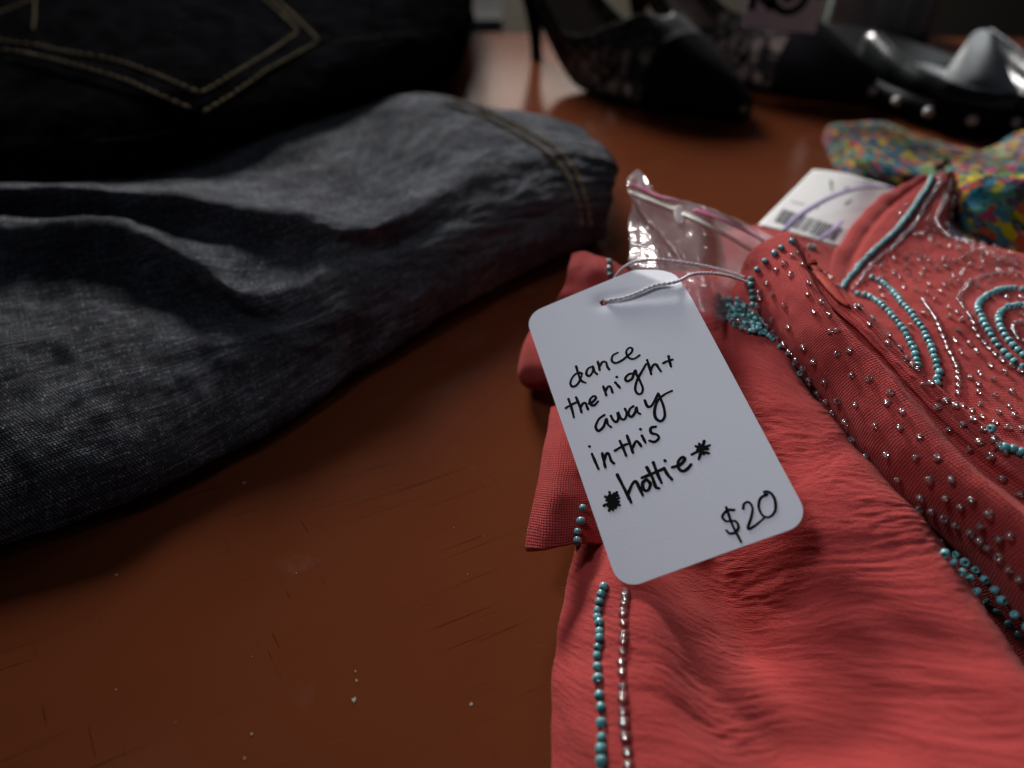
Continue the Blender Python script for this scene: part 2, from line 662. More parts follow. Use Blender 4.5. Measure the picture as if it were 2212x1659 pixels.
def mat_thread(name, c):
    m = M(name, c, .8)
    m.b.inputs['Specular IOR Level'].default_value = .02
    oc = m.uv(1, 1, 0, 'Object')
    m.set('Base Color', m.mix(m.noise(oc, 1500, 2), tuple(k * .8 for k in c), c))
    return m.m


MAT = dict(
    grey_denim=mat_denim('charcoal_denim', (.025, .0265, .032), (.55, .565, .605), 1.05),
    black_denim=mat_denim('black_denim', (.0006, .0006, .0008), (.060, .062, .072), .6),
    coral=mat_coral('coral_gauze', .8, 1.0),
    coral_flat=mat_coral('coral_plain_weave', 1.4, .4, .00066),
    coral_loop=mat_suede('coral_braid', (.36, .05, .035), .6),
    table=mat_table(), printed=mat_print(), film=mat_film(), clear=mat_clear_bead(), turq=mat_turq(),
    lace=mat_lace(), suede=mat_suede('black_suede', (.013, .013, .0145)), sole=mat_suede('black_sole', (.012, .011, .011), .5),
    leather=mat_leather('black_leather', (.010, .013, .014), .20), rubber=mat_suede('black_rubber', (.012, .013, .014), .45),
    insole=mat_suede('nude_insole', (.20, .15, .12), .6),
    pearl=M('pearl', (.72, .70, .66), .16, Coat_Weight=.7).m,
    card=mat_card('white_card', (.76, .77, .82)), label=mat_card('barcode_card', (.66, .655, .64)), pinkcard=mat_card('pinkish_label', (.90, .82, .90)),
    ink=M('black_ink', (.006, .005, .006), .7, Specular_IOR_Level=.05).m, grey_ink=M('printed_ink', (.03, .03, .035), .7).m,
    twine=mat_thread('white_cotton_twine', (.92, .91, .92)), gold=mat_thread('gold_thread', (.38, .28, .14)), beige=mat_thread('beige_thread', (.40, .30, .17)),
    rust=mat_thread('rust_thread', (.03, .014, .006)), lilac=mat_thread('lilac_ribbon', (.40, .33, .52)),
    zip=M('zip_strip', (.80, .76, .66), .35, Transmission_Weight=.1).m, pink=M('pink_line', (.62, .12, .28), .4, Alpha=.75).m,
    wall=mat_wall('beige_wall', (.34, .31, .26)), floor=mat_wall('dark_floor', (.05, .045, .04)),
    teal=mat_leather('dark_green_vinyl', (.20, .24, .245), .25), steel_insole=mat_leather('grey_leather', (.17, .18, .185), .3), steel=mat_leather('silver_leather', (.32, .33, .34), .25),
    white=mat_wall('white_laminate', (.22, .215, .21)), brown=mat_wall('brown_wood', (.07, .03, .015)), dark=mat_wall('dark_cabinet', (.025, .022, .018)),
)

# ------------------------------------------------------------------ the setting
def box(mb, x0, x1, y0, y1, z0, z1):
    V = [(x, y, z) for z in (z0, z1) for y in (y0, y1) for x in (x0, x1)]
    mb.add(V, [(0, 2, 3, 1), (4, 5, 7, 6), (0, 1, 5, 4), (2, 6, 7, 3), (0, 4, 6, 2), (1, 3, 7, 5)])


b = MB()
box(b, -2.4, 2.6, -1.2, 2.6, -.76, -.74)
tag(b.obj('floor', MAT['floor'], None, False), 'dark floor beyond the table edge', 'floor', kind='structure')
b = MB()
box(b, -2.4, 2.6, 2.6, 2.66, -.74, .20)
tag(b.obj('wall', MAT['wall'], None, False), 'dim grey beige wall far behind the shoes', 'wall', kind='structure')

bm = bmesh.new()
tv = []
for x, y in ((-.85, -.45), (1.0, -.45), (1.0, .705), (-.85, .80)):
    tv.append((x, y))
bot = [bm.verts.new((x, y, -.028)) for x, y in tv]
top = [bm.verts.new((x, y, 0)) for x, y in tv]
bm.faces.new(bot[::-1]); bm.faces.new(top)
for i in range(4):
    j = (i + 1) % 4
    bm.faces.new((bot[i], bot[j], top[j], top[i]))
bmesh.ops.bevel(bm, geom=[e for e in bm.edges if all(v.co.z > -.001 for v in e.verts)], offset=.006, segments=4, affect='EDGES')
me = bpy.data.meshes.new('m')
bm.to_mesh(me)
tag(link('table_top', me, MAT['table']), 'scuffed reddish brown painted table top under the clothes and shoes', 'table', kind='structure')


TT = bpy.data.objects['table_top']
chipm = mat_card('bare_wood_chip', (.34, .29, .23), .8)
for (x, y, r_) in ((765, 1512, .0009), (770, 1470, .0004), (1018, 1522, .00055), (543, 1586, .0004), (528, 1638, .00035), (500, 1000, .00028), (768, 1450, .0003), (640, 1238, .00022), (980, 1140, .00025), (545, 1418, .00025), (1010, 1240, .0002), (380, 1560, .0002), (250, 1490, .0002), (890, 855, .00025)):
    p = P(x, y, .00012)
    V = [(p[0], p[1], p[2] + .00006)]
    for k in range(9):
        a = 2 * math.pi * k / 9
        q = r_ * random.uniform(.45, 1.15)
        V.append((p[0] + q * .7 * math.cos(a), p[1] + q * math.sin(a), p[2]))
    link('paint_chip', mesh_pydata(V, [(0, k + 1, (k + 1) % 9 + 1) for k in range(9)], False), chipm, TT)


# ------------------------------------------------------------------ charcoal jeans
def jeans_disp(u, v, s, t):
    d = .0011 * noise2(u * 28 + 3, v * 38) + .0007 * noise2(u * 70, v * 90 + 9) + .00035 * noise2(u * 170 + 5, v * 190)
    # fine crease fans towards the hem
    d += .0006 * np.clip((s - .55) * 3, 0, 1) * np.sin((u * .55 + v) * 520 + 2.5 * noise2(u * 40, v * 40)) * np.clip(noise2(u * 22 + 7, v * 22) + .25, 0, 1)
    return d


ctl = [
    [(-250, 1250, 0), (0, 1165, 0), (330, 1052, 0), (520, 955, 0), (700, 842, 0), (860, 735, 0), (1050, 622, 0), (1190, 553, 0), (1280, 515, 0), (1295, 500, .003)],
    [(-250, 1268, .004), (0, 1172, .004), (330, 1060, .004), (520, 962, .004), (700, 850, .004), (860, 742, .004), (1050, 628, .004), (1200, 557, .004), (1305, 517, .004), (1300, 490, .006)],
    [(-250, 1110, .014), (0, 1040, .014), (300, 950, .014), (500, 865, .013), (690, 768, .013), (860, 676, .013), (1050, 576, .013), (1205, 510, .013), (1313, 470, .013), (1305, 455, .012)],
    [(-250, 800, .024), (0, 760, .024), (250, 745, .024), (455, 742, .021), (650, 715, .020), (850, 610, .021), (1040, 525, .020), (1205, 460, .020), (1319, 425, .020), (1308, 440, .014)],
    [(-250, 620, .028), (0, 600, .028), (240, 600, .0275), (420, 645, .0225), (630, 690, .0215), (830, 570, .025), (1035, 490, .0245), (1200, 420, .025), (1321, 395, .0245), (1309, 425, .016)],
    [(-250, 500, .0385), (0, 482, .0385), (230, 482, .038), (390, 546, .0345), (560, 628, .0290), (815, 540, .027), (1025, 455, .0275), (1195, 385, .028), (1323, 375, .027), (1310, 415, .017)],
    [(-250, 478, .0335), (0, 461, .0332), (230, 467, .0336), (420, 497, .0328), (600, 537, .0300), (805, 515, .030), (1015, 425, .030), (1190, 350, .031), (1324, 360, .029), (1311, 410, .018)],
    [(-250, 405, .0425), (0, 404, .0425), (220, 407, .0425), (440, 428, .0415), (620, 460, .0385), (800, 489, .034), (1000, 385, .033), (1180, 318, .034), (1325, 345, .0305), (1312, 405, .018)],
    [(-250, 400, .034), (0, 398, .034), (220, 400, .034), (440, 412, .034), (620, 437, .033), (800, 455, .0315), (980, 330, .034), (1160, 285, .034), (1300, 318, .030), (1300, 400, .018)],
    [(-250, 380, .025), (0, 375, .025), (220, 370, .025), (440, 365, .027), (620, 370, .029), (790, 370, .031), (950, 270, .0355), (1120, 258, .033), (1270, 290, .028), (1290, 380, .016)],
    [(-250, 330, .028), (0, 320, .028), (220, 310, .028), (440, 300, .029), (610, 285, .031), (760, 250, .034), (880, 206, .036), (1060, 232, .031), (1245, 272, .024), (1280, 350, .014)],
    [(-250, 310, .02), (0, 300, .02), (220, 290, .02), (440, 280, .02), (600, 265, .02), (760, 245, .02), (890, 208, .026), (1065, 236, .022), (1245, 280, .014), (1270, 330, .008)],
    [(-250, 330, 0), (0, 320, 0), (220, 310, 0), (440, 290, 0), (600, 280, 0), (760, 265, 0), (895, 232, 0), (1070, 262, 0), (1240, 305, 0), (1260, 335, .001)],
]
gj = Sheet(ctl, 300, 420, jeans_disp)
base = P(600, 700, 0); base[2] = 0
J = thing('jeans', base, 'charcoal grey faded jeans folded on the table, stitched hem towards the pink dress', 'jeans')
gj.obj('leg', MAT['grey_denim'], J, .0012)


def stitches(path_px, sheets, step, length, rad, mat, name, parent, lift=.0003, smooth=True, jitter=.06):
    n = 40 * len(path_px)
    px = smoothline(path_px, n) if smooth else resample(path_px, n=n)
    pts, nor = [], []
    for x, y in px:
        h = cast(x, y, sheets)
        if h:
            pts.append(h[0]); nor.append(h[1])
    if len(pts) < 2: return
    A = np.array([list(p) + list(q) for p, q in zip(pts, nor)])
    d = np.concatenate([[0], np.cumsum(np.linalg.norm(np.diff(A[:, :3], axis=0), axis=1))])
    mb = MB()
    t = 0
    while t < d[-1] - length:
        q = []
        for k in np.linspace(0, 1, 7):
            tt = t + k * length
            r = np.array([np.interp(tt, d, A[:, i]) for i in range(6)])
            q.append(Vector(r[:3]) + Vector(r[3:]) * (lift + rad * 1.0 * math.sin(math.pi * k)))
        rr = [rad * (.45 + .55 * math.sin(math.pi * k)) for k in np.linspace(.08, .92, 7)]
        v, f = tube(q, rr, 7)
        mb.add(v, f)
        t += step * (1 + random.uniform(-jitter, jitter))
    return mb.obj(name, mat, parent)


hem = [(973, 217), (1033, 235), (1093, 262), (1153, 293), (1198, 323), (1232, 358), (1255, 400), (1270, 455), (1275, 500)]
hem2 = [(960, 224), (1020, 244), (1078, 271), (1135, 301), (1178, 330), (1212, 364), (1236, 405), (1252, 458), (1257, 505)]
stitches(hem, [gj], .0034, .0026, .00062, MAT['gold'], 'hem_stitching', J)
stitches(hem2, [gj], .0034, .0026, .00062, MAT['gold'], 'hem_stitching', J)

# ------------------------------------------------------------------ black jeans
def bj_disp(u, v, s, t):
    return .0016 * noise2(u * 20, v * 26 + 4) + .0008 * noise2(u * 60 + 2, v * 60) + .0003 * noise2(u * 160, v * 150)


ctl = [
    [(-200, 470, 0.0200), (150, 430, 0.0200), (400, 370, 0.0200), (600, 320, 0.0213), (770, 262, 0.0180), (900, 212, 0.0040), (985, 160, 0.0010), (1000, 140, 0.0010)],
    [(-200, 450, 0.0292), (150, 405, 0.0292), (400, 345, 0.0292), (600, 295, 0.0292), (770, 240, 0.0248), (900, 193, 0.0080), (992, 145, 0.0040), (1005, 120, 0.0040)],
    [(-200, 330, 0.0431), (150, 300, 0.0431), (400, 268, 0.0431), (600, 232, 0.0424), (790, 190, 0.0400), (930, 148, 0.0260), (1008, 108, 0.0140), (1012, 90, 0.0100)],
    [(-200, 215, 0.0523), (150, 200, 0.0523), (400, 185, 0.0517), (600, 150, 0.0510), (800, 115, 0.0520), (940, 90, 0.0400), (1018, 60, 0.0220), (1016, 60, 0.0140)],
    [(-200, 125, 0.0563), (150, 110, 0.0570), (400, 100, 0.0563), (600, 70, 0.0550), (800, 50, 0.0568), (940, 38, 0.0460), (1020, 28, 0.0280), (1014, 30, 0.0160)],
    [(-200, 20, 0.0596), (150, 10, 0.0603), (400, 0, 0.0596), (600, -10, 0.0576), (800, -14, 0.0600), (930, -10, 0.0500), (1016, -8, 0.0330), (1010, 0, 0.0180)],
    [(-200, -110, 0.0636), (150, -110, 0.0636), (400, -110, 0.0622), (600, -105, 0.0596), (800, -90, 0.0616), (930, -70, 0.0540), (1008, -50, 0.0360), (1005, -30, 0.0200)],
    [(-200, -110, 0.0266), (150, -110, 0.0266), (400, -110, 0.0266), (600, -105, 0.0266), (800, -90, 0.0280), (930, -65, 0.0200), (1000, -45, 0.0150), (1000, -25, 0.0080)],
]
bj = Sheet(ctl, 200, 280, bj_disp)
base = P(400, 250, .03); base[2] = .03
K = thing('jeans', base, 'black jeans folded on top of the grey pair, back pocket with beige double stitching showing', 'jeans')
bj.obj('leg', MAT['black_denim'], K, .0012)
# back pocket: a raised patch sewn on
cA, cB, cC, cD = (zk(-160, 212), zk(838, 490), zk(1345, 180), zk(1090, -110))
n = 60
PG = np.zeros((n, n, 3))
ok = True
for i in range(n):
    for j in range(n):
        a, c = i / (n - 1), j / (n - 1)
        x = (1 - a) * ((1 - c) * cA[0] + c * cB[0]) + a * ((1 - c) * (cA[0] + cD[0] - cB[0] + 150) + c * cC[0])
        y = (1 - a) * ((1 - c) * cA[1] + c * cB[1]) + a * ((1 - c) * (-75) + c * cC[1])
        h = cast(x, y, [bj])
        if h is None: ok = False; continue
        e = min(a, 1 - a, 1 - c, .12) / .12
        PG[i, j] = np.array(h[0]) + np.array(h[1]) * (.0012 * min(1, e * 3) + .0001)
pk = None
if ok:
    pk = Sheet.__new__(Sheet)
    pk.make(PG, None)
    pk.obj('pocket', MAT['black_denim'], K, .0006)
surf = [bj] + ([pk] if pk else [])
up = [zk(*p) for p in [(-60, 165), (0, 172), (150, 193), (250, 215), (400, 240), (500, 262), (590, 292), (700, 335), (830, 392)]]
lo = [zk(*p) for p in [(-60, 205), (0, 213), (60, 217), (210, 250), (320, 278), (430, 310), (540, 345), (650, 395), (838, 472)]]
for pth, st, ln in ((up, .0058, .0043), (lo, .0058, .0043)):
    stitches(pth, surf, st, ln, .00064, MAT['beige'], 'pocket_stitching', K)
for pth in ([(838, 390), (950, 325), (1100, 235), (1235, 140)], [(842, 470), (960, 400), (1100, 300), (1328, 176)],
            [(1238, 128), (1160, 50), (1080, -20)], [(1325, 172), (1240, 85), (1120, -20)]):
    stitches([zk(*p) for p in pth], surf, .0058, .0043, .0006, MAT['beige'], 'pocket_stitching', K, smooth=False)
stitches([zk(*p) for p in [(-10, 56), (70, 25), (135, -6)]], surf, .0030, .0026, .0004, MAT['gold'], 'seam_stitching', K)
stitches([zk(*p) for p in [(146, -6), (146, 60), (140, 130)]], surf, .0030, .0026, .0004, MAT['gold'], 'seam_stitching', K)
stitches([zk(*p) for p in [(1380, 183), (1500, 170), (1680, 148), (1770, 175)]], surf, .0030, .0026, .0004, MAT['rust'], 'seam_stitching', K)
stitches([zk(*p) for p in [(380, 592), (600, 573), (780, 540), (980, 508), (1180, 492)]], surf, .0030, .0026, .0004, MAT['rust'], 'seam_stitching', K)


# ------------------------------------------------------------------ coral dress
base = P(1700, 1100, 0); base[2] = 0
D = thing('dress', base, 'coral pink gauze dress with turquoise and clear bead embroidery, folded beside the jeans', 'dress')


def coral_disp(k=1.0, cr=1.0):
    def f(u, v, s, t):
        d = .0012 * noise2(u * 30 + 2, v * 34) + .0005 * noise2(u * 90, v * 110)
        ph = 5.0 * noise2(u * 22 + 7, v * 30) + 2.4 * noise2(u * 90, v * 80 + 3)
        am = .35 + np.clip(noise2(u * 38 + 3, v * 50) + .45, 0, 1.3)
        am = am * (1 - .92 * np.exp(-(((s - .38) / .14) ** 2 + ((t - .46) / .12) ** 2)))
        w = np.sin(2 * np.pi * v / .0020 + ph)
        nz = noise2(u * 95 + 2.5 * noise2(u * 40 + 2, v * 45), v * 620 + 2.6 * noise2(u * 45, v * 45 + 5)) + .32 * noise2(u * 420, v * 1100)
        d += cr * .000085 * am * (.22 * w + 1.9 * nz + .12 * np.sin(2 * np.pi * v / .00125 + 1.7 * ph + u * 300))
        return d * k
    return f


ctl = [   # the folded body: hem edge | bead line | left ridge | valley | valley | hump | mid | crest | drop into the gap
    [(1385, 610, .004), (1400, 600, .014), (1430, 590, .020), (1470, 585, .026), (1520, 580, .031), (1570, 580, .034), (1620, 600, .035), (1660, 640, .033), (1690, 670, .020)],
    [(1300, 700, .004), (1340, 690, .013), (1400, 680, .019), (1460, 670, .025), (1520, 665, .030), (1580, 660, .034), (1640, 690, .035), (1690, 745, .033), (1712, 770, .018)],
    [(1265, 900, .003), (1320, 890, .010), (1390, 870, .014), (1460, 850, .020), (1540, 830, .026), (1620, 810, .031), (1690, 820, .033), (1740, 838, .032), (1765, 860, .014)],
    [(1260, 1080, .003), (1320, 1075, .008), (1370, 1070, .0115), (1430, 1060, .012), (1510, 1040, .0105), (1600, 1010, .020), (1740, 965, .0305), (1822, 938, .031), (1850, 960, .012)],
    [(1243, 1190, .0025), (1295, 1190, .0095), (1350, 1190, .0148), (1430, 1190, .0110), (1516, 1180, .0035), (1585, 1160, .0120), (1745, 1095, .0280), (1912, 1054, .031), (1940, 1075, .011)],
    [(1212, 1310, .002), (1300, 1310, .0120), (1380, 1310, .0172), (1462, 1310, .0118), (1556, 1300, .0030), (1632, 1280, .0100), (1790, 1215, .025), (2006, 1174, .030), (2035, 1195, .010)],
    [(1200, 1440, .002), (1300, 1440, .0125), (1420, 1435, .0188), (1502, 1425, .0128), (1606, 1415, .0030), (1700, 1390, .0095), (1850, 1310, .023), (2118, 1338, .030), (2150, 1360, .009)],
    [(1194, 1560, .002), (1305, 1560, .0125), (1445, 1555, .0180), (1545, 1540, .0148), (1675, 1505, .0075), (1785, 1480, .012), (1960, 1430, .0225), (2186, 1420, .029), (2220, 1450, .009)],
    [(1190, 1700, .002), (1310, 1700, .012), (1475, 1690, .0180), (1595, 1680, .0165), (1725, 1660, .013), (1880, 1630, .0165), (2080, 1590, .024), (2290, 1560, .029), (2330, 1590, .008)],
    [(1190, 1900, .002), (1320, 1900, .011), (1470, 1890, .015), (1620, 1880, .016), (1780, 1860, .018), (1960, 1830, .021), (2180, 1790, .025), (2420, 1740, .028), (2460, 1770, .008)],
]
body = Sheet(ctl, 620, 420, coral_disp())
body.obj('body_fold', MAT['coral'], D, .0009)

# flaps of the folded layers on the left, mostly under the price tag
ctl = [
    [(1236, 548, .030), (1262, 543, .033), (1290, 552, .034), (1320, 562, .034), (1360, 585, .033), (1400, 600, .028)],
    [(1229, 578, .028), (1256, 574, .031), (1285, 580, .033), (1318, 590, .033), (1360, 610, .032), (1400, 630, .028)],
    [(1222, 612, .024), (1250, 612, .027), (1282, 617, .029), (1318, 625, .030), (1360, 640, .029), (1400, 660, .026)],
    [(1205, 648, .018), (1240, 655, .021), (1280, 662, .024), (1318, 670, .025), (1360, 680, .025), (1400, 690, .024)],
    [(1210, 690, .008), (1250, 700, .012), (1290, 705, .015), (1330, 710, .017), (1370, 720, .018), (1400, 730, .018)],
]
flA = Sheet(ctl, 120, 120, coral_disp(.6, .3))
flA.obj('side_fold', MAT['coral_flat'], D, .0014)
ctl = [
    [(1200, 660, .010), (1170, 690, .013), (1160, 700, .014), (1200, 690, .017), (1260, 700, .018), (1320, 720, .016)],
    [(1178, 690, .007), (1142, 725, .012), (1150, 720, .016), (1200, 722, .019), (1260, 735, .020), (1320, 760, .016)],
    [(1150, 730, .004), (1122, 775, .009), (1140, 760, .015), (1195, 765, .019), (1260, 780, .019), (1320, 800, .015)],
    [(1145, 770, .002), (1119, 812, .006), (1140, 800, .012), (1195, 808, .016), (1260, 820, .016), (1320, 840, .013)],
    [(1160, 800, .001), (1138, 836, .003), (1160, 838, .007), (1200, 842, .010), (1260, 850, .011), (1320, 870, .010)],
    [(1180, 815, .0005), (1170, 838, .001), (1190, 845, .003), (1215, 850, .005), (1260, 862, .006), (1320, 880, .006)],
]
flB = Sheet(ctl, 110, 120, coral_disp(.5, .3))
flB.obj('side_fold', MAT['coral_flat'], D, .0010)
ctl = [
    [(1190, 880, .012), (1215, 870, .016), (1250, 860, .017), (1290, 850, .016), (1340, 850, .012)],
    [(1183, 925, .014), (1210, 925, .0175), (1245, 920, .018), (1285, 915, .016), (1330, 910, .012)],
    [(1170, 990, .0145), (1200, 995, .0178), (1240, 1000, .0175), (1280, 1000, .0150), (1330, 1000, .011)],
    [(1160, 1050, .014), (1192, 1060, .0172), (1230, 1065, .0165), (1275, 1070, .0140), (1325, 1075, .010)],
    [(1146, 1120, .0125), (1180, 1125, .0150), (1225, 1130, .0143), (1270, 1135, .0125), (1320, 1140, .009)],
    [(1134, 1186, .011), (1175, 1186, .0125), (1220, 1178, .0122), (1270, 1172, .011), (1320, 1180, .008)],
]
flC = Sheet(ctl, 130, 110, coral_disp(.55, .35))
flC.obj('side_fold', MAT['coral_flat'], D, .0016)

# cloth behind the bag, and the embroidered neckline panel
ctl = [
    [(1560, 500, .012), (1640, 486, .018), (1720, 500, .022), (1790, 530, .024), (1850, 560, .024)],
    [(1560, 520, .018), (1640, 505, .022), (1720, 520, .023), (1790, 555, .023), (1850, 600, .022)],
    [(1570, 570, .024), (1640, 560, .026), (1720, 580, .025), (1800, 620, .023), (1860, 660, .020)],
    [(1580, 640, .020), (1650, 640, .022), (1730, 660, .021), (1810, 690, .018), (1870, 720, .016)],
]
back = Sheet(ctl, 90, 110, coral_disp(.8, .3))
back.obj('back_fold', MAT['coral_flat'], D, .0010)


def panel_disp(u, v, s, t):
    d = .0016 * noise2(u * 26 + 8, v * 26) + .0005 * noise2(u * 90, v * 100) + .00012 * noise2(u * 260, v * 400)
    k = np.clip(1.25 - t * 1.6, 0, 1) * (1 + .7 * noise2(u * 30, v * 70))
    d += k * (.0022 * np.exp(-((s - .26) / .06) ** 2) - .0013 * np.exp(-((s - .17) / .03) ** 2) - .0012 * np.exp(-((s - .37) / .03) ** 2))
    return d


ctl = [
    [(2010, 378, .024), (1996, 385, .032), (2012, 380, .035), (2036, 376, .036), (2058, 371, .035), (2064, 374, .030)],
    [(1950, 420, .022), (1932, 415, .031), (1962, 416, .0345), (2004, 414, .035), (2052, 410, .034), (2060, 413, .028)],
    [(1900, 470, .020), (1876, 462, .029), (1912, 466, .033), (1975, 462, .034), (2046, 455, .033), (2056, 458, .026)],
    [(1845, 530, .018), (1815, 526, .028), (1862, 535, .032), (1950, 520, .033), (2050, 500, .032), (2068, 500, .026)],
    [(1810, 590, .018), (1785, 590, .027), (1840, 605, .031), (1950, 590, .033), (2075, 535, .032), (2110, 528, .026)],
    [(1800, 690, .018), (1790, 690, .024), (1870, 700, .030), (1990, 690, .033), (2130, 600, .033), (2225, 556, .027)],
    [(1860, 830, .016), (1880, 820, .022), (1960, 810, .028), (2080, 790, .032), (2220, 720, .033), (2380, 620, .030)],
    [(1980, 1000, .014), (2010, 980, .020), (2080, 960, .026), (2200, 930, .031), (2340, 860, .032), (2500, 760, .030)],
    [(2120, 1160, .012), (2150, 1130, .018), (2230, 1110, .024), (2340, 1080, .029), (2460, 1010, .030), (2620, 900, .028)],
]
panel = Sheet(ctl, 260, 240, panel_disp)
panel.obj('neckline_panel', MAT['coral_flat'], D, .0010)
# ground layer of the dress under the panel, so the gap has a floor
ctl = [
    [(1640, 640, .012), (1740, 620, .014), (1860, 640, .016), (2100, 640, .016), (2500, 640, .014)],
    [(1700, 800, .006), (1800, 790, .008), (1950, 780, .012), (2200, 780, .013), (2600, 780, .012)],
    [(1850, 1000, .003), (1950, 980, .006), (2100, 970, .010), (2300, 960, .012), (2700, 960, .010)],
    [(2040, 1250, .002), (2130, 1220, .004), (2260, 1180, .008), (2450, 1150, .010), (2800, 1150, .008)],
    [(2230, 1560, .001), (2330, 1500, .003), (2460, 1450, .006), (2650, 1400, .008), (2950, 1400, .006)],
]
under = Sheet(ctl, 120, 120, coral_disp(.8, .3))
under.obj('under_layer', MAT['coral_flat'], D, .0009)


# the rolled strap with beads
def roll_disp(u, v, s, t):
    d = .0006 * noise2(u * 60 + 4, v * 40) + .00018 * noise2(u * 240, v * 200)
    d += .0011 * np.exp(-np.abs(s - .455 - .02 * noise2(t * 9, t * 0 + 3)) / .022)
    d += .0011 * np.clip((s - .40) * 3, 0, 1) * np.arcsin(.96 * np.sin(s * 52 + 2 * noise2(u * 20, v * 26))) / 1.4 * np.clip(t * 5, 0, 1)
    return d


def rolled(rows):
    out = []
    for (lu, ls, lm, r1, cr, r2, rs, ru) in rows: out.append([lu, ls, lm, r1, cr, r2, rs, ru])
    return out


ctl = rolled([
    [(1650, 600, .036), (1640, 575, .039), (1660, 555, .041), (1690, 550, .042), (1712, 555, .041), (1730, 565, .040), (1742, 575, .038), (1735, 590, .034)],
    [(1625, 600, .037), (1603, 578, .044), (1630, 530, .048), (1690, 506, .049), (1722, 518, .0465), (1742, 545, .0455), (1757, 572, .042), (1750, 600, .034)],
    [(1632, 622, .035), (1605, 605, .043), (1648, 565, .0475), (1712, 545, .051), (1742, 575, 0.0453), (1762, 580, .0465), (1776, 592, .042), (1760, 625, .032)],
    [(1662, 690, .031), (1640, 672, .039), (1690, 640, .046), (1748, 625, .051), (1776, 645, 0.0443), (1800, 635, .0475), (1830, 640, .042), (1815, 680, .031)],
    [(1712, 765, .028), (1690, 750, .035), (1745, 725, .0445), (1810, 705, .0495), (1838, 715, 0.0443), (1870, 700, .0475), (1902, 712, .041), (1880, 760, .030)],
    [(1790, 865, .025), (1768, 848, .032), (1830, 825, .042), (1895, 800, .047), (1922, 802, 0.0423), (1950, 785, .0455), (1980, 800, .040), (1955, 850, .028)],
    [(1880, 985, .022), (1856, 965, .029), (1915, 940, .039), (1980, 910, .0445), (2010, 900, 0.0398), (2045, 875, .043), (2075, 885, .038), (2050, 940, .026)],
    [(1985, 1115, .019), (1960, 1090, .026), (2020, 1060, .036), (2085, 1025, .042), (2118, 1010, 0.0373), (2150, 965, .041), (2182, 975, .036), (2160, 1030, .024)],
    [(2120, 1250, .017), (2100, 1222, .024), (2160, 1185, .034), (2225, 1145, .040), (2260, 1120, 0.0353), (2300, 1070, .039), (2330, 1080, .034), (2300, 1140, .022)],
    [(2260, 1400, .015), (2240, 1370, .022), (2300, 1325, .032), (2370, 1280, .038), (2400, 1250, 0.0338), (2440, 1190, .037), (2480, 1200, .032), (2450, 1260, .020)],
])
roll = Sheet(ctl, 420, 200, roll_disp)
roll.obj('rolled_strap', MAT['coral_flat'], D, .0009)

# braided loop lying on the strap
lp = [z3(*p) for p in [(575, 165), (620, 220), (680, 290), (740, 360), (800, 430), (865, 485)]]
pts = []
for x, y in smoothline(lp, 24):
    h = cast(x, y, [roll, panel, back])
    pts.append(h[0] + h[1] * .0009)
rr = [.0004 + .0011 * math.sin(math.pi * min(1, (i + 1.5) / 25)) ** .8 for i in range(24)]
mb = MB()
mb.add(*tube(pts, rr, 10, flat=.55, up=(0, -.4, 1)))
kn = pts[0]
for a in (0, 1.1, 2.2):
    ring = [kn + Vector((math.cos(t) * .0011, math.sin(t) * .0011 * math.cos(a), math.sin(t) * .0011 * math.sin(a))) for t in np.linspace(0, 5.6, 14)]
    mb.add(*tube(ring, .00045, 7))
mb.obj('fabric_loop', MAT['coral_loop'], D)

# ------------------------------------------------------------------ beads
def bead_mesh(name, R=.00092, Hh=.00068, hole=.00034, seg=18):
    prof = []
    k = 9
    for i in range(k):
        a = math.pi * (i / (k - 1) - .5)
        prof.append((R * .62 + R * .38 * math.cos(a), Hh * math.copysign(abs(math.sin(a)) ** .8, math.sin(a))))
    prof.append((hole, Hh * .86)); prof.append((hole, -Hh * .86))
    V, F = [], []
    n = len(prof)
    for s in range(seg):
        t = 2 * math.pi * s / seg
        for r, z in prof: V.append((r * math.cos(t), r * math.sin(t), z))
    for s in range(seg):
        s2 = (s + 1) % seg
        for i in range(n):
            j = (i + 1) % n
            F.append((s * n + i, s2 * n + i, s2 * n + j, s * n + j))
    return V, F


def frame(loc, axis, nor, sc):
    a = Vector(axis).normalized()
    n = Vector(nor)
    n = (n - a * n.dot(a))
    n = n.normalized() if n.length > 1e-6 else a.orthogonal().normalized()
    t = n.cross(a)
    m = Matrix((t, n, a)).transposed().to_4x4()
    return Matrix.Translation(loc) @ m @ Matrix.Diagonal((sc[0], sc[1], sc[2], 1))


TURQ, CLEAR = [], []
ALL = [body, flA, flB, flC, back, panel, under, roll]


def put(lst, x, y, sheets, axis=None, size=1.0, sink=.55):
    h = cast(x, y, sheets)
    if h is None: return
    loc, nor, _ = h
    if axis is None:
        a = nor.orthogonal().normalized()
        a.rotate(Matrix.Rotation(random.uniform(0, 6.28), 3, nor))
        a = (a + nor * random.uniform(-.5, .9)).normalized()
    else:
        a = Vector(axis)
        a = (a - nor * a.dot(nor)).normalized()
        a = (a + Vector([random.gauss(0, .16) for _ in range(3)])).normalized()
    k = size * random.uniform(.88, 1.1)
    lst.append(frame(loc + nor * .00092 * k * sink, a, nor, (k, k * random.uniform(.95, 1.05), k * random.uniform(.8, 1.12))))


def put_list(lst, px, sheets, size=1.0, along=True, sink=.6):
    px = [tuple(p) for p in px]
    for i, p in enumerate(px):
        ax = None
        if along and len(px) > 1:
            a, c = px[max(i - 1, 0)], px[min(i + 1, len(px) - 1)]
            h1, h2 = cast(*a, sheets), cast(*c, sheets)
            if h1 and h2: ax = h2[0] - h1[0]
            if ax is not None and ax.length < 1e-6: ax = None
        put(lst, p[0], p[1], sheets, ax, size, sink)


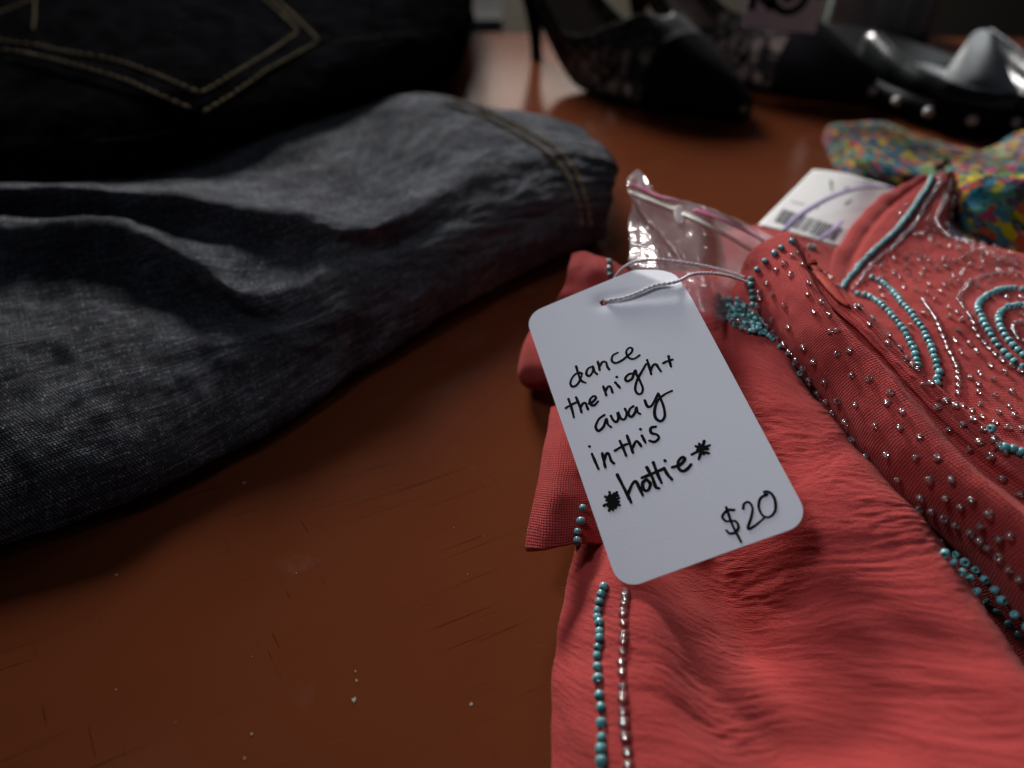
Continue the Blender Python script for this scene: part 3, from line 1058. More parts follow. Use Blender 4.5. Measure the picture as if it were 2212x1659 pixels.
def put_path(lst, px, sheets, step=.0016, size=1.0, sink=.55):
    q = smoothline(px, 30 * len(px))
    hits = [cast(x, y, sheets) for x, y in q]
    hits = [h for h in hits if h]
    if len(hits) < 3: return
    A = np.array([list(h[0]) + list(h[1]) for h in hits])
    # drop jumps between layers
    keep = [0]
    for i in range(1, len(A)):
        if np.linalg.norm(A[i, :3] - A[keep[-1], :3]) < .006: keep.append(i)
    A = A[keep]
    d = np.concatenate([[0], np.cumsum(np.linalg.norm(np.diff(A[:, :3], axis=0), axis=1))])
    t = 0
    while t < d[-1]:
        r = np.array([np.interp(t, d, A[:, i]) for i in range(6)])
        r2 = np.array([np.interp(min(t + .0008, d[-1]), d, A[:, i]) for i in range(3)])
        r1 = np.array([np.interp(max(t - .0008, 0), d, A[:, i]) for i in range(3)])
        nor = Vector(r[3:]).normalized()
        a = (Vector(r2 - r1).normalized() + Vector([random.gauss(0, .12) for _ in range(3)])).normalized()
        k = size * random.uniform(.88, 1.08)
        side = nor.cross(a) * random.gauss(0, .00012)
        lst.append(frame(Vector(r[:3]) + side + nor * .00092 * k * sink, a, nor, (k, k, k * random.uniform(.8, 1.1))))
        t += step * random.uniform(.92, 1.1)


# long lines down the hem
put_list(TURQ, [z6(*p) for p in [(330, 437), (320, 468), (312, 502), (304, 537), (300, 570), (309, 598), (310, 638), (311, 667), (302, 712), (298, 745), (301, 797), (302, 853), (308, 922), (316, 977), (318, 1050), (318, 1113), (317, 1165), (321, 1217), (322, 1270), (324, 1330)]], [body], 1.12)
put_list(CLEAR, [z6(*p) for p in [(425, 460), (423, 487), (420, 515), (417, 555), (417, 600), (418, 640), (417, 680), (412, 730), (407, 778), (408, 822), (412, 885), (413, 938), (415, 995), (418, 1052), (423, 1113), (430, 1180), (435, 1240), (437, 1300)]], [body], 1.1)
put_list(TURQ, [z6(*p) for p in [(222, 78), (213, 137), (200, 183), (198, 221)]], [flC], 1.1)
put_list(TURQ, [z6(185, 245), z6(207, 240)], [flC, body], .98, False)
put_list(TURQ, [z1(*p) for p in [(718, 570), (707, 593), (705, 635), (710, 670)]], [flA, back, body], .9)
# tip and near edge of the rolled strap
put_list(TURQ, [z3(*p) for p in [(345, 30), (293, 72), (222, 130), (155, 195), (108, 262), (112, 310), (122, 360), (130, 405), (137, 450)]], [roll], 1.0)
put_list(TURQ, [z1(1803, 478)], [roll], 1.15, False)
put_list(TURQ, [z3(*p) for p in [(555, 18), (588, 26)]], [roll, back], 1.0)
put_list(TURQ, [z3(*p) for p in [(300, 720), (335, 790), (385, 842), (435, 915), (495, 980), (570, 1085)]], [roll, under, body], .95)
put_list(CLEAR, [z3(*p) for p in [(178, 365), (180, 410), (174, 470), (170, 520), (209, 575), (240, 615), (289, 670), (324, 710), (369, 760), (414, 815), (464, 880), (519, 945), (564, 1030), (630, 1135), (694, 1200), (744, 1285), (848, 1360), (893, 1490), (1003, 1620)]], [roll, under], .9, False)
put_list(CLEAR, [z3(*p) for p in [(465, 65), (425, 90), (365, 145), (305, 195), (420, 230), (495, 150), (230, 295), (275, 380), (370, 465), (550, 300), (550, 380), (645, 440), (600, 520), (705, 540), (400, 635), (270, 575), (720, 665), (770, 660), (515, 785), (775, 835), (870, 815), (595, 900), (890, 1000), (1020, 1030), (680, 1055), (1180, 1140), (1160, 1215), (780, 1200), (920, 1230), (1275, 1290), (1070, 1390), (1260, 1405), (1410, 1480), (1160, 1615), (1385, 1630), (1545, 1640), (600, 80), (685, 220), (720, 250), (775, 320), (945, 475), (915, 478), (1040, 570), (1015, 615), (1165, 700), (1160, 760), (1435, 1080), (1490, 1070), (1545, 1250), (1610, 1205), (1680, 1240), (1640, 1415), (1735, 1385), (1800, 1565), (1865, 1520), (1955, 1630), (1980, 1500), (2020, 1550), (2070, 1600), (1890, 1420), (1815, 1345), (1250, 800), (1300, 880), (1350, 930), (1390, 960)]], [roll, panel], .92, False, .35)
put_list(CLEAR, [z4(*p) for p in [(935, 640), (1117, 640), (1245, 645), (1065, 747), (1210, 750), (1295, 800), (1360, 760), (1460, 840), (1415, 910), (1060, 810), (1130, 825), (1203, 865), (1270, 905), (1355, 950), (1410, 995), (1455, 1035), (1520, 985), (1580, 965), (1520, 1095), (1580, 1165), (1640, 1220), (1535, 635), (1640, 730), (1000, 795), (950, 770), (900, 715)]], [roll], .95, False, .35)
put_list(TURQ, [z4(*p) for p in [(1035, 895), (1080, 925), (1120, 955), (1195, 1010), (1280, 1070), (1332, 1112), (1390, 1160), (1445, 1215), (1505, 1275), (1548, 1335), (1620, 1418), (1690, 1490)]], [roll, under], 1.0, False)
put_list(TURQ, [z4(*p) for p in [(1190, 1080), (1240, 1130), (1290, 1185), (1330, 1220), (1375, 1300), (1440, 1360), (1500, 1415), (1565, 1485), (1620, 1545)]], [under, body, roll], .95, False)
# neckline embroidery
pl = [panel]
put_path(TURQ, [z5b(*p) for p in [(1140, 650), (1090, 740), (1000, 880), (930, 980), (830, 1120), (700, 1260), (560, 1380), (400, 1550)]] + [z3(*p) for p in [(940, 170), (870, 260), (815, 328)]], pl, .0016, 1.12)
put_path(CLEAR, [z5b(*p) for p in [(1210, 700), (1150, 830), (1080, 920), (1030, 1010), (980, 1110), (850, 1240), (750, 1370), (640, 1430), (560, 1510), (470, 1620)]] + [z3(*p) for p in [(960, 270), (880, 370)]], pl, .0027, 1.0)
put_path(CLEAR, [z5b(*p) for p in [(1280, 850), (1220, 960), (1180, 1090), (1240, 1190), (1310, 1250), (1450, 1290), (1650, 1400), (1850, 1480), (2050, 1560)]], pl, .0027, 1.0)
put_path(TURQ, [z3(*p) for p in [(1040, 255), (1130, 300), (1200, 370), (1280, 460), (1340, 530), (1390, 600), (1450, 690), (1490, 790), (1530, 890), (1550, 980), (1540, 1080)]], pl, .0021, 1.1)
put_path(TURQ, [z3(*p) for p in [(930, 380), (1010, 400), (1110, 460), (1200, 560), (1270, 640), (1320, 720), (1360, 800), (1390, 890), (1400, 960)]], pl, .0021, 1.1)
put_path(CLEAR, [z3(*p) for p in [(1430, 430), (1540, 600), (1600, 750), (1660, 880), (1700, 1010), (1700, 1200)]], pl, .0027, 1.0)
put_path(CLEAR, [z3(*p) for p in [(1800, 290), (1720, 390), (1710, 440), (1790, 550), (1860, 710), (1960, 820), (2050, 900), (2212, 1000)]], pl, .0027, 1.0)
put_path(CLEAR, [z3(*p) for p in [(1800, 290), (1900, 245), (2050, 225), (2230, 240)]], pl, .0027, .9)
put_path(TURQ, [z3(*p) for p in [(2260, 360), (2150, 342), (2050, 347), (1950, 380), (1870, 440), (1855, 500), (1890, 590), (1940, 680), (2000, 770), (2070, 850), (2150, 920), (2240, 985)]], pl, .0022, 1.12)
put_path(TURQ, [z3(*p) for p in [(2250, 468), (2130, 475), (2050, 505), (2005, 560), (2020, 630), (2070, 720), (2120, 780), (2240, 890)]], pl, .0022, 1.12)
put_path(CLEAR, [z3(*p) for p in [(2260, 590), (2150, 612), (2125, 650), (2160, 720), (2250, 780)]], pl, .0018, 1.0)
put_path(CLEAR, [z3(*p) for p in [(1730, 1255), (1850, 1310), (1980, 1370), (2100, 1410), (2230, 1430)]], pl, .0027, 1.0)
put_path(TURQ, [z3(*p) for p in [(1950, 1425), (2060, 1450), (2230, 1490)]], pl + [roll], .0014, 1.1)
put_path(TURQ, [z3(*p) for p in [(2060, 1560), (2140, 1590), (2240, 1640)]], pl + [roll], .0014, 1.1)
# loose scatter of clear beads over the panel (points picked on the cloth itself)
n0 = len(CLEAR)
tries = 0
placed = []
occupied = [m.translation.copy() for m in TURQ + CLEAR]
while len(placed) < 215 and tries < 9000:
    tries += 1
    i, j = int(RNG.integers(10, 225)), int(RNG.integers(118, 236))
    p = Vector(panel.G[i, j])
    if any((p - q).length < .0030 for q in placed) or any((p - q).length < .0026 for q in occupied): continue
    if noise2(np.array(p.x * 60.), np.array(p.y * 60.)) < -.45: continue
    placed.append(p)
    nor = Vector(panel.N[i, j])
    a = nor.orthogonal().normalized()
    a.rotate(Matrix.Rotation(random.uniform(0, 6.28), 3, nor))
    a = (a + nor * random.uniform(-.4, .8)).normalized()
    k = random.uniform(.65, .95)
    CLEAR.append(frame(p + nor * .0005, a, nor, (k, k, k * random.uniform(.85, 1.1))))

bV, bF = bead_mesh('bead')


def beads(lst, single, many, mat, parent):
    inview = sorted(lst, key=lambda m: (m.translation - Vector(EYE)).length)
    near, rest = inview[:100], inview[100:]
    me = mesh_pydata(bV, bF)
    me.materials.append(mat)
    first = bpy.data.objects.new(single, me)
    for i, m in enumerate(near):
        o = first if i == 0 else first.copy()
        C.objects.link(o)
        o.parent = parent
        o.matrix_parent_inverse = Matrix.Translation(-Vector(parent.location))
        o.matrix_basis = m
    if rest:
        bv = np.array(bV)
        mb = MB()
        for m in rest:
            A = np.array(m)
            mb.add(bv @ A[:3, :3].T + A[:3, 3], bF)
        o = mb.obj(many, mat, parent)
        o['kind'] = 'stuff'


beads(TURQ, 'turquoise_bead', 'turquoise_beadwork', MAT['turq'], D)
beads(CLEAR, 'clear_bead', 'clear_beadwork', MAT['clear'], D)

# stray cotton fibres along the raw edges
mb = MB()


def fibres(sheet, cells_, n, ln=.0011):
    for _ in range(n):
        i, j = cells_()
        p, nn = Vector(sheet.G[i, j]), Vector(sheet.N[i, j])
        d = (nn * random.uniform(.2, 1) + Vector([random.gauss(0, .6) for _ in range(3)])).normalized()
        e = (d + Vector([random.gauss(0, .5) for _ in range(3)])).normalized()
        L = ln * random.uniform(.4, 1.3)
        mb.add(*tube([p - nn * .0001, p + d * L * .5, p + d * L * .5 + e * L * .5], [.000022, .00002, .000012], 3, False))


for sh in (flA, flB, flC):
    nr_, nc_ = sh.G.shape[:2]
    fibres(sh, lambda: (random.randrange(nr_), random.randrange(0, nc_ // 5)), 260)
fibres(flA, lambda: (random.randrange(0, 12), random.randrange(0, 110)), 120)
fibres(body, lambda: (random.randrange(200, 520), random.randrange(0, 22)), 380)
fibres(roll, lambda: (random.randrange(20, 90), random.randrange(20, 120)), 220, .0008)
fibres(roll, lambda: (random.randrange(30, 330), random.randrange(20, 190)), 380, .0007)
fz = mb.obj('fuzz', mat_thread('coral_fibre', (.62, .16, .14)), D)
fz['kind'] = 'stuff'

# ------------------------------------------------------------------ price tag
TL, TR, BR, BL = [np.array(p) for p in ((.0041, .1733, .0409), (.0447, .1789, .0569), (.0604, .1044, .0326), (.0198, .0988, .0166))]
O = (TL + TR + BR + BL) / 4
e1 = (TR - TL) + (BR - BL); WT = np.linalg.norm(e1) / 2 * .948; e1 /= np.linalg.norm(e1)
e2 = (TL - BL) + (TR - BR); HT = np.linalg.norm(e2) / 2; e2 /= np.linalg.norm(e2)
e2 = e2 - e1 * (e1 @ e2); e2 /= np.linalg.norm(e2)
NT = np.cross(e1, e2)
O = O + e1 * .0001
# bent-back top right corner, in tag coordinates


def on_tag(x, y, off=0):
    d = ray(x, y)
    t = ((O + NT * off - EYE) @ NT) / (d @ NT)
    p = EYE + d * t - O
    return float(p @ e1), float(p @ e2)


ca, cb = np.array(on_tag(*z1(870, 618))), np.array(on_tag(*z1(1225, 765)))
cdir = (cb - ca) / np.linalg.norm(cb - ca)
cn = np.array([-cdir[1], cdir[0]])
if cn @ (np.array([WT / 2, HT / 2]) - ca) < 0: cn = -cn
hole = np.array(on_tag(*z1(672, 829)))


def tag_h(u, v):
    h = -2.2 * (u * u) * .25 + 1.1 * (v * v) * .12
    d = (np.array([u, v]) - ca) @ cn
    if d > -.002:
        dd = d + .002
        h -= min(dd, .002) ** 2 / .004 * .9 + max(dd - .002, 0) * .72
    # the twine pulls a soft dent from the hole towards the bent corner
    q = np.array([u, v]) - hole
    L = cb - hole
    s = min(max(q @ L / (L @ L), 0), 1)
    dist = np.linalg.norm(q - s * L)
    h -= .00045 * math.exp(-(dist / .0022) ** 2) * (1 - .3 * s)
    return h


def tagw(u, v, off=0.0):
    return O + e1 * u + e2 * v + NT * (tag_h(u, v) + off)


def tag_outline(inset=0):
    w, h, r = WT / 2 - inset, HT / 2 - inset, .0048
    pts = []
    for cx_, cy_, a0 in ((w - r, h - r, 0), (-w + r, h - r, 90), (-w + r, -h + r, 180), (w - r, -h + r, 270)):
        for k in range(11):
            a = math.radians(a0 + 9 * k)
            pts.append((cx_ + r * math.cos(a), cy_ + r * math.sin(a)))
    return resample(pts + pts[:1], step=.0011)[:-1]


out = [tuple(p) for p in tag_outline()]
hp = [(hole[0] + .00115 * math.cos(a), hole[1] + .00105 * math.sin(a)) for a in np.linspace(0, 2 * math.pi, 28, endpoint=False)]
inner = []
w, h = WT / 2 - .0008, HT / 2 - .0008
for x in np.arange(-w, w, .0011):
    for y in np.arange(-h, h, .0011):
        ax, ay = abs(x) - (WT / 2 - .0048), abs(y) - (HT / 2 - .0048)
        if ax > 0 and ay > 0 and math.hypot(ax, ay) > .0040: continue
        if math.hypot(x - hole[0], y - hole[1]) < .0018: continue
        inner.append((x, y))
pts2 = out + hp + inner
no, nh = len(out), len(hp)
edges = [(i, (i + 1) % no) for i in range(no)] + [(no + i, no + (i + 1) % nh) for i in range(nh)]
rv, _, rf, *_ = delaunay_2d_cdt([Vector(p) for p in pts2], edges, [], 0, 1e-7)
hc = Vector(hole)
w2, h2, r2 = WT / 2, HT / 2, .0048


def inside(c):
    ax, ay = max(abs(c.x) - (w2 - r2), 0), max(abs(c.y) - (h2 - r2), 0)
    return math.hypot(ax, ay) <= r2 * 1.0005 and (c - hc).length > .00098


faces = [f for f in rf if inside(sum((rv[i] for i in f), Vector((0, 0))) / len(f))]
V3 = [tagw(p.x, p.y) for p in rv]
T = thing('price_tag', tuple(P(1500, 1000, .03)), 'white price tag with rounded corners and handwritten note ending in $20, tied by twine', 'price tag')
me = mesh_pydata(V3, faces)
cardo = link('card', me, MAT['card'], T)
mod = cardo.modifiers.new('thickness', 'SOLIDIFY'); mod.thickness = .00028; mod.offset = -1
es = cardo.modifiers.new('crisp_edge', 'EDGE_SPLIT'); es.split_angle = math.radians(40)
bpy.context.view_layer.update()
if me.polygons[0].normal.dot(Vector(NT)) < 0:
    me.flip_normals()

# handwriting: strokes traced on the tag, drawn as ink ribbons on the card
WORDS = {
    'dance': (13.5, [[(404, 384), (383, 378), (352, 402), (337, 440), (352, 459), (378, 446), (397, 412), (404, 390)], [(371, 342), (383, 383), (400, 424), (426, 437)],
              [(468, 342), (440, 356), (430, 384), (446, 399), (466, 376), (470, 346), (478, 374), (493, 388)],
              [(497, 316), (508, 365)], [(505, 348), (524, 318), (544, 320), (552, 345), (563, 361)],
              [(612, 264), (584, 280), (578, 310), (600, 324), (636, 309), (668, 283), (692, 262), (696, 241), (678, 236), (662, 256), (668, 284), (690, 300), (714, 296), (738, 279)]]),
    'the': (14.5, [[(326, 530), (345, 585), (357, 635)], [(312, 581), (345, 562), (384, 545)], [(370, 520), (390, 568), (402, 607)], [(396, 582), (410, 557), (426, 556), (434, 578), (440, 590)],
            [(446, 556), (462, 552), (486, 526), (472, 514), (451, 535), (456, 562), (476, 567), (498, 545)]]),
    'night': (14.0, [[(528, 458), (546, 510)], [(540, 490), (554, 462), (570, 462), (582, 494)], [(598, 436), (626, 468)], [(606, 404), (609, 407)],
              [(704, 384), (676, 389), (656, 412), (667, 429), (694, 415), (706, 384), (714, 366), (722, 392), (742, 430), (757, 472), (748, 500), (726, 500), (713, 472), (724, 424), (752, 372), (776, 330)],
              [(782, 306), (794, 345), (806, 388)], [(802, 372), (816, 338), (834, 332), (848, 352), (862, 372)], [(906, 284), (912, 314), (921, 345)], [(876, 324), (900, 312), (930, 303)]]),
    'away': (14.5, [[(534, 624), (502, 648), (484, 690), (500, 715), (530, 690), (546, 646), (555, 678), (574, 694)],
             [(572, 628), (586, 654), (606, 664), (616, 640), (612, 608), (630, 644), (652, 648), (664, 616), (654, 588)],
             [(702, 574), (682, 590), (675, 622), (694, 634), (714, 606), (720, 578), (727, 608), (742, 618)],
             [(768, 540), (784, 574), (806, 572), (830, 534), (846, 500)], [(850, 506), (876, 572), (884, 630), (862, 660), (832, 642), (825, 600), (842, 544), (882, 506), (926, 484)]]),
    'in': (14.5, [[(462, 848), (480, 890), (500, 935)], [(446, 804), (450, 806)], [(522, 845), (530, 885), (540, 926)], [(532, 892), (546, 848), (560, 850), (574, 888), (590, 904)]]),
    'this': (14.5, [[(624, 774), (645, 820), (661, 860)], [(596, 830), (648, 800), (684, 788)], [(666, 744), (688, 806), (700, 842)], [(698, 814), (718, 776), (734, 786), (748, 805)],
             [(752, 744), (773, 785)], [(743, 706), (746, 709)], [(832, 692), (804, 700), (806, 728), (838, 738), (850, 758), (826, 780), (796, 774)]]),
    'hottie': (16.0, [[(609, 970), (646, 1042), (690, 1130)], [(672, 1078), (698, 1022), (718, 1010), (740, 1052), (758, 1090)], [(778, 998), (756, 1020), (765, 1058), (788, 1060), (801, 1024), (780, 998)],
               [(780, 928), (812, 986), (832, 1040), (852, 1050)], [(818, 900), (840, 960), (866, 1018)], [(752, 988), (808, 966), (882, 934)], [(880, 932), (900, 968), (926, 998)], [(884, 888), (887, 891)],
               [(928, 928), (972, 914), (1000, 882), (986, 870), (963, 894), (965, 934), (990, 950), (1016, 936), (1036, 912)]]),
    'star': (15.0, [[(533, 1148), (620, 1104)], [(564, 1070), (584, 1172)], [(606, 1072), (562, 1176)], [(540, 1096), (622, 1146)], [(560, 1092), (612, 1090)], [(556, 1150), (604, 1150)], [(590, 1078), (600, 1160)], [(548, 1118), (618, 1126)]]),
    'end star': (14.0, [[(1040, 854), (1090, 828), (1144, 800)], [(1084, 792), (1098, 834), (1138, 846)], [(1112, 776), (1098, 830), (1080, 882)], [(1064, 806), (1100, 820), (1134, 822)], [(1072, 826), (1128, 806)], [(1092, 800), (1110, 852)]]),
    '$20': (12.0, [[(1286, 1176), (1246, 1178), (1218, 1214), (1240, 1240), (1290, 1240), (1311, 1270), (1296, 1304), (1262, 1312), (1240, 1294)], [(1240, 1160), (1276, 1262), (1326, 1360)],
            [(1338, 1168), (1344, 1140), (1370, 1130), (1391, 1160), (1386, 1212), (1366, 1282), (1402, 1270), (1457, 1224)],
            [(1476, 1084), (1438, 1108), (1428, 1158), (1450, 1206), (1490, 1216), (1522, 1180), (1522, 1118), (1496, 1076), (1460, 1068), (1470, 1092)]]),
}


def ribbon(uvpts, wid, off):
    """flat pen stroke with round ends lying on the card"""
    A = catmull(np.array(uvpts), max(6, 9 * len(uvpts))) if len(uvpts) > 2 else resample(uvpts, n=8)
    A = resample(A, step=.00016)
    if len(A) < 3: A = resample(A, n=3)
    n = len(A)
    t = np.gradient(A, axis=0)
    t /= np.linalg.norm(t, axis=1)[:, None] + 1e-9
    nn = np.stack([-t[:, 1], t[:, 0]], 1)
    s = np.linspace(0, 1, n)
    wv = wid / 2 * (1 + .10 * np.sin(s * 9 + uvpts[0][0] * 900) - .12 * (s > .9))
    V, F = [], []
    for i in range(n):
        for k in (-1, 1):
            p = A[i] + nn[i] * wv[i] * k
            V.append(tagw(p[0], p[1], off))
    for i in range(n - 1): F.append((2 * i, 2 * i + 2, 2 * i + 3, 2 * i + 1))
    for i, sg in ((0, -1), (n - 1, 1)):
        c = len(V)
        V.append(tagw(A[i][0], A[i][1], off))
        arc = []
        for a in np.linspace(-math.pi / 2, math.pi / 2, 9):
            p = A[i] + (t[i] * sg * math.cos(a) + nn[i] * math.sin(a)) * wv[i]
            arc.append(len(V)); V.append(tagw(p[0], p[1], off))
        for k in range(8): F.append((c, arc[k], arc[k + 1]) if sg > 0 else (c, arc[k + 1], arc[k]))
    return V, F


off = .00003
pxm = np.linalg.norm(np.array(on_tag(*z5(600, 700))) - np.array(on_tag(*z5(700, 700)))) / 100
for wname, (wd, strokes) in WORDS.items():
    mb = MB()
    for st in strokes:
        mb.add(*ribbon([on_tag(*z5(*p)) for p in st], wd * pxm * 1.18, off))
        off += .0000012
    o = mb.obj('handwriting', MAT['ink'], T, False)

# twine
def twine(path, r=.00035, twist=.0026):
    A = resample(catmull(np.array(path), 12 * len(path)), step=.00018)
    n = len(A)
    t = np.gradient(A, axis=0)
    t /= np.linalg.norm(t, axis=1)[:, None]
    mb = MB()
    upv = np.array([0, -.3, 1.])
    d = np.arange(n) * .00018
    for ph in (0, math.pi):
        pts = []
        for i in range(n):
            b_ = np.cross(t[i], upv); b_ /= np.linalg.norm(b_)
            a_ = np.cross(b_, t[i])
            th = ph + 2 * math.pi * d[i] / twist
            pts.append(A[i] + (b_ * math.cos(th) + a_ * math.sin(th)) * r * .62)
        mb.add(*tube(pts, r * .78, 8))
    return mb


def tagp(zx, zy, off):
    x, y = z1(zx, zy)
    u, v = on_tag(x, y, off)
    return tagw(u, v, off)


hz = np.array(tagw(hole[0], hole[1], -.004))
pth = [hz, tagp(680, 828, -.0006), tagp(705, 815, .0006), tagp(790, 800, .0008), tagp(880, 770, .0008), tagp(980, 730, .0008), tagp(1100, 692, .0012),
       P(*z1(1200, 664), .0512), P(*z1(1300, 656), .0500), P(*z1(1400, 668), .0480), P(*z1(1490, 694), .0455), P(*z1(1580, 725), .0420)]
twine(pth).obj('twine', MAT['twine'], T)
pth = [P(*z1(700, 800), .036), P(*z1(740, 690), .0395), P(*z1(765, 655), .0425), P(*z1(810, 612), .0465), P(*z1(870, 586), .0490), P(*z1(940, 576), .0500), P(*z1(1040, 577), .0500), P(*z1(1150, 592), .0495),
       P(*z1(1260, 610), .0485), P(*z1(1360, 632), .0475), P(*z1(1460, 662), .0455), P(*z1(1560, 695), .0425)]
twine(pth).obj('twine', MAT['twine'], T)

# ------------------------------------------------------------------ zip bag with spare beads
rows = [
    [(125, 150), (240, 60), (340, 190), (440, 310), (700, 365), (980, 455), (1250, 560), (1540, 705), (1700, 790)],
    [(125, 195), (225, 205), (340, 262), (460, 325), (720, 405), (980, 505), (1250, 630), (1480, 755), (1650, 850)],
    [(140, 292), (250, 332), (360, 372), (480, 420), (640, 482), (900, 612), (1140, 745), (1390, 893), (1560, 995)],
    [(186, 410), (285, 470), (400, 520), (520, 580), (680, 660), (900, 770), (1120, 900), (1340, 1040), (1480, 1130)],
    [(160, 560), (270, 620), (400, 690), (540, 770), (700, 860), (900, 980), (1080, 1090), (1280, 1220), (1420, 1310)],
    [(168, 800), (275, 840), (410, 880), (550, 940), (710, 1010), (890, 1110), (1070, 1215), (1260, 1340), (1410, 1440)],
    [(162, 1010), (290, 1050), (430, 1090), (580, 1150), (740, 1220), (900, 1310), (1080, 1400), (1270, 1520), (1430, 1600)],
    [(230, 1220), (350, 1250), (500, 1290), (650, 1360), (790, 1440), (950, 1530), (1120, 1610), (1320, 1690), (1500, 1770)],
]
zr = [.0515, .0508, .0495, .0475, .0455, .0435, .0420, .0390]


def film_disp(sd, amp):
    def f(u, v, s, t):
        d = amp * (.0014 * noise2(u * 60 + sd, v * 60) + .0007 * noise2(u * 160, v * 150 + sd))
        # crinkles low on the left
        k = np.clip((t - .42) * 3.2, 0, 1) * np.clip((.62 - s) * 3.2, 0, 1)
        d += k * (.0011 * np.abs(noise2(u * 130 + sd, v * 330)) + .0006 * np.abs(noise2(u * 300, v * 420 + sd)))
        # a long diagonal crease
        d += .0012 * np.exp(-((t - (.34 + .75 * s)) / .035) ** 2) * np.clip((.62 - s) * 4, 0, 1)
        return d
    return f


ctl = [[(*z7(*p), z - .0042 * max(0, (2 - j)) / 2 * (i > 3) - .005 * max(0, j - 5) ** 1.3) for j, p in enumerate(r)] for i, (r, z) in enumerate(zip(rows, zr))]
fr = Sheet(ctl, 150, 190, film_disp(1.5, .5))
Bz = thing('zip_bag', tuple(P(*z7(900, 1200), .04)), 'small clear plastic zip bag with pink line holding spare beads, behind the price tag', 'plastic bag')
fr.obj('film', MAT['film'], Bz, 0)
ctl = [[(*z7(*p), z - .0042 * max(0, (2 - j)) / 2 * (i > 3) - .005 * max(0, j - 5) ** 1.3 - (.0006 if i < 4 else .0016 + .0004 * (i - 3))) for j, p in enumerate(r)] for i, (r, z) in enumerate(zip(rows, zr))]
bk = Sheet(ctl, 120, 150, film_disp(6.5, .35))
bk.obj('film', MAT['film'], Bz, 0)


def film_line(px, n, lift):
    q = []
    for x, y in smoothline([z7(*p) for p in px], n):
        h = cast(x, y, [fr])
        if h: q.append(h[0] + h[1] * lift)
    return q


mb = MB()
mb.add(*tube(film_line([(140, 292), (250, 332), (360, 372), (480, 420), (612, 472)], 40, .0002), .00062, 8, flat=.6))
mb.add(*tube(film_line([(695, 512), (900, 612), (1140, 745), (1390, 893), (1480, 945)], 60, .0002), .00062, 8, flat=.6))
mb.obj('zip_strip', MAT['zip'], Bz)
mb = MB()
mb.add(*tube(film_line([(135, 268), (250, 308), (360, 350), (480, 398), (640, 455), (900, 585), (1140, 718), (1400, 865)], 90, .0001), .00028, 6, flat=.6))
mb.obj('zip_strip', MAT['zip'], Bz)
mb = MB()
mb.add(*tube(film_line([(135, 205), (230, 222), (340, 270), (450, 322), (560, 350), (720, 395)], 50, .0001), [.0003 + .0009 * math.sin(math.pi * min(1, .15 + i / 55)) for i in range(50)], 8, flat=.12))
mb.add(*tube(film_line([(820, 460), (980, 515), (1250, 640), (1500, 770), (1600, 830)], 60, .0001), [.0015] * 60, 8, flat=.06))
mb.obj('pink_line', MAT['pink'], Bz)
mb = MB()
tabp = film_line([(655, 440), (648, 500), (660, 570), (668, 615)], 14, .0006)
mb.add(*tube(tabp, [.0009, .0013, .0014, .0014, .0014, .0014, .0015, .0015, .0014, .0013, .0012, .001, .0008, .0005], 10, flat=.25))
mb.obj('tear_tab', M('cloudy_film', (.75, .70, .70), .3, Alpha=.45).m, Bz)

# spare beads lying in the bag, each its own thing
me_t = mesh_pydata(bV, bF); me_t.materials.append(MAT['turq'])
me_c = mesh_pydata(bV, bF); me_c.materials.append(MAT['clear'])
heap = []
poly = [z7(*p) for p in [(1010, 1330), (1120, 1390), (1260, 1400), (1340, 1480), (1440, 1560), (1560, 1680), (1620, 1790), (1460, 1740), (1300, 1680), (1150, 1600), (1030, 1500), (990, 1420)]]
px, py = np.array([p[0] for p in poly]), np.array([p[1] for p in poly])


def inpoly(x, y):
    c = False
    j = len(px) - 1
    for i in range(len(px)):
        if (py[i] > y) != (py[j] > y) and x < (px[j] - px[i]) * (y - py[i]) / (py[j] - py[i]) + px[i]: c = not c
        j = i
    return c


tries = 0
while len(heap) < 130 and tries < 6000:
    tries += 1
    x, y = random.uniform(px.min(), px.max()), random.uniform(py.min(), py.max())
    if not inpoly(x, y): continue
    h = cast(x, y, [bk, body])
    if h is None: continue
    loc = h[0] + h[1] * (.0004 + .0007 * (len(heap) // 45))
    if any((loc - q).length < .0013 for q, _ in heap): continue
    heap.append((loc, h[1]))
ft, fc = None, None
for i, (loc, nor) in enumerate(heap):
    clear = random.random() < .28
    a = Vector([random.gauss(0, 1) for _ in range(3)]).normalized()
    if clear:
        o = bpy.data.objects.new('spare_bead', me_c) if fc is None else fc.copy(); fc = fc or o
        tag(o, 'loose clear glass bead inside the small zip bag', 'bead', 'spare clear beads in the zip bag')
    else:
        o = bpy.data.objects.new('spare_bead', me_t) if ft is None else ft.copy(); ft = ft or o
        tag(o, 'loose turquoise glass bead inside the small zip bag', 'bead', 'spare turquoise beads in the zip bag')
    C.objects.link(o)
    o.matrix_basis = frame(loc, a, nor, (1, 1, random.uniform(.8, 1.1)))

# ------------------------------------------------------------------ printed garment
def pr_disp(u, v, s, t): return .0022 * noise2(u * 30, v * 34 + 5) + .0013 * (.5 - np.abs(noise2(u * 75, v * 70 + 2))) + .0005 * noise2(u * 190, v * 190)


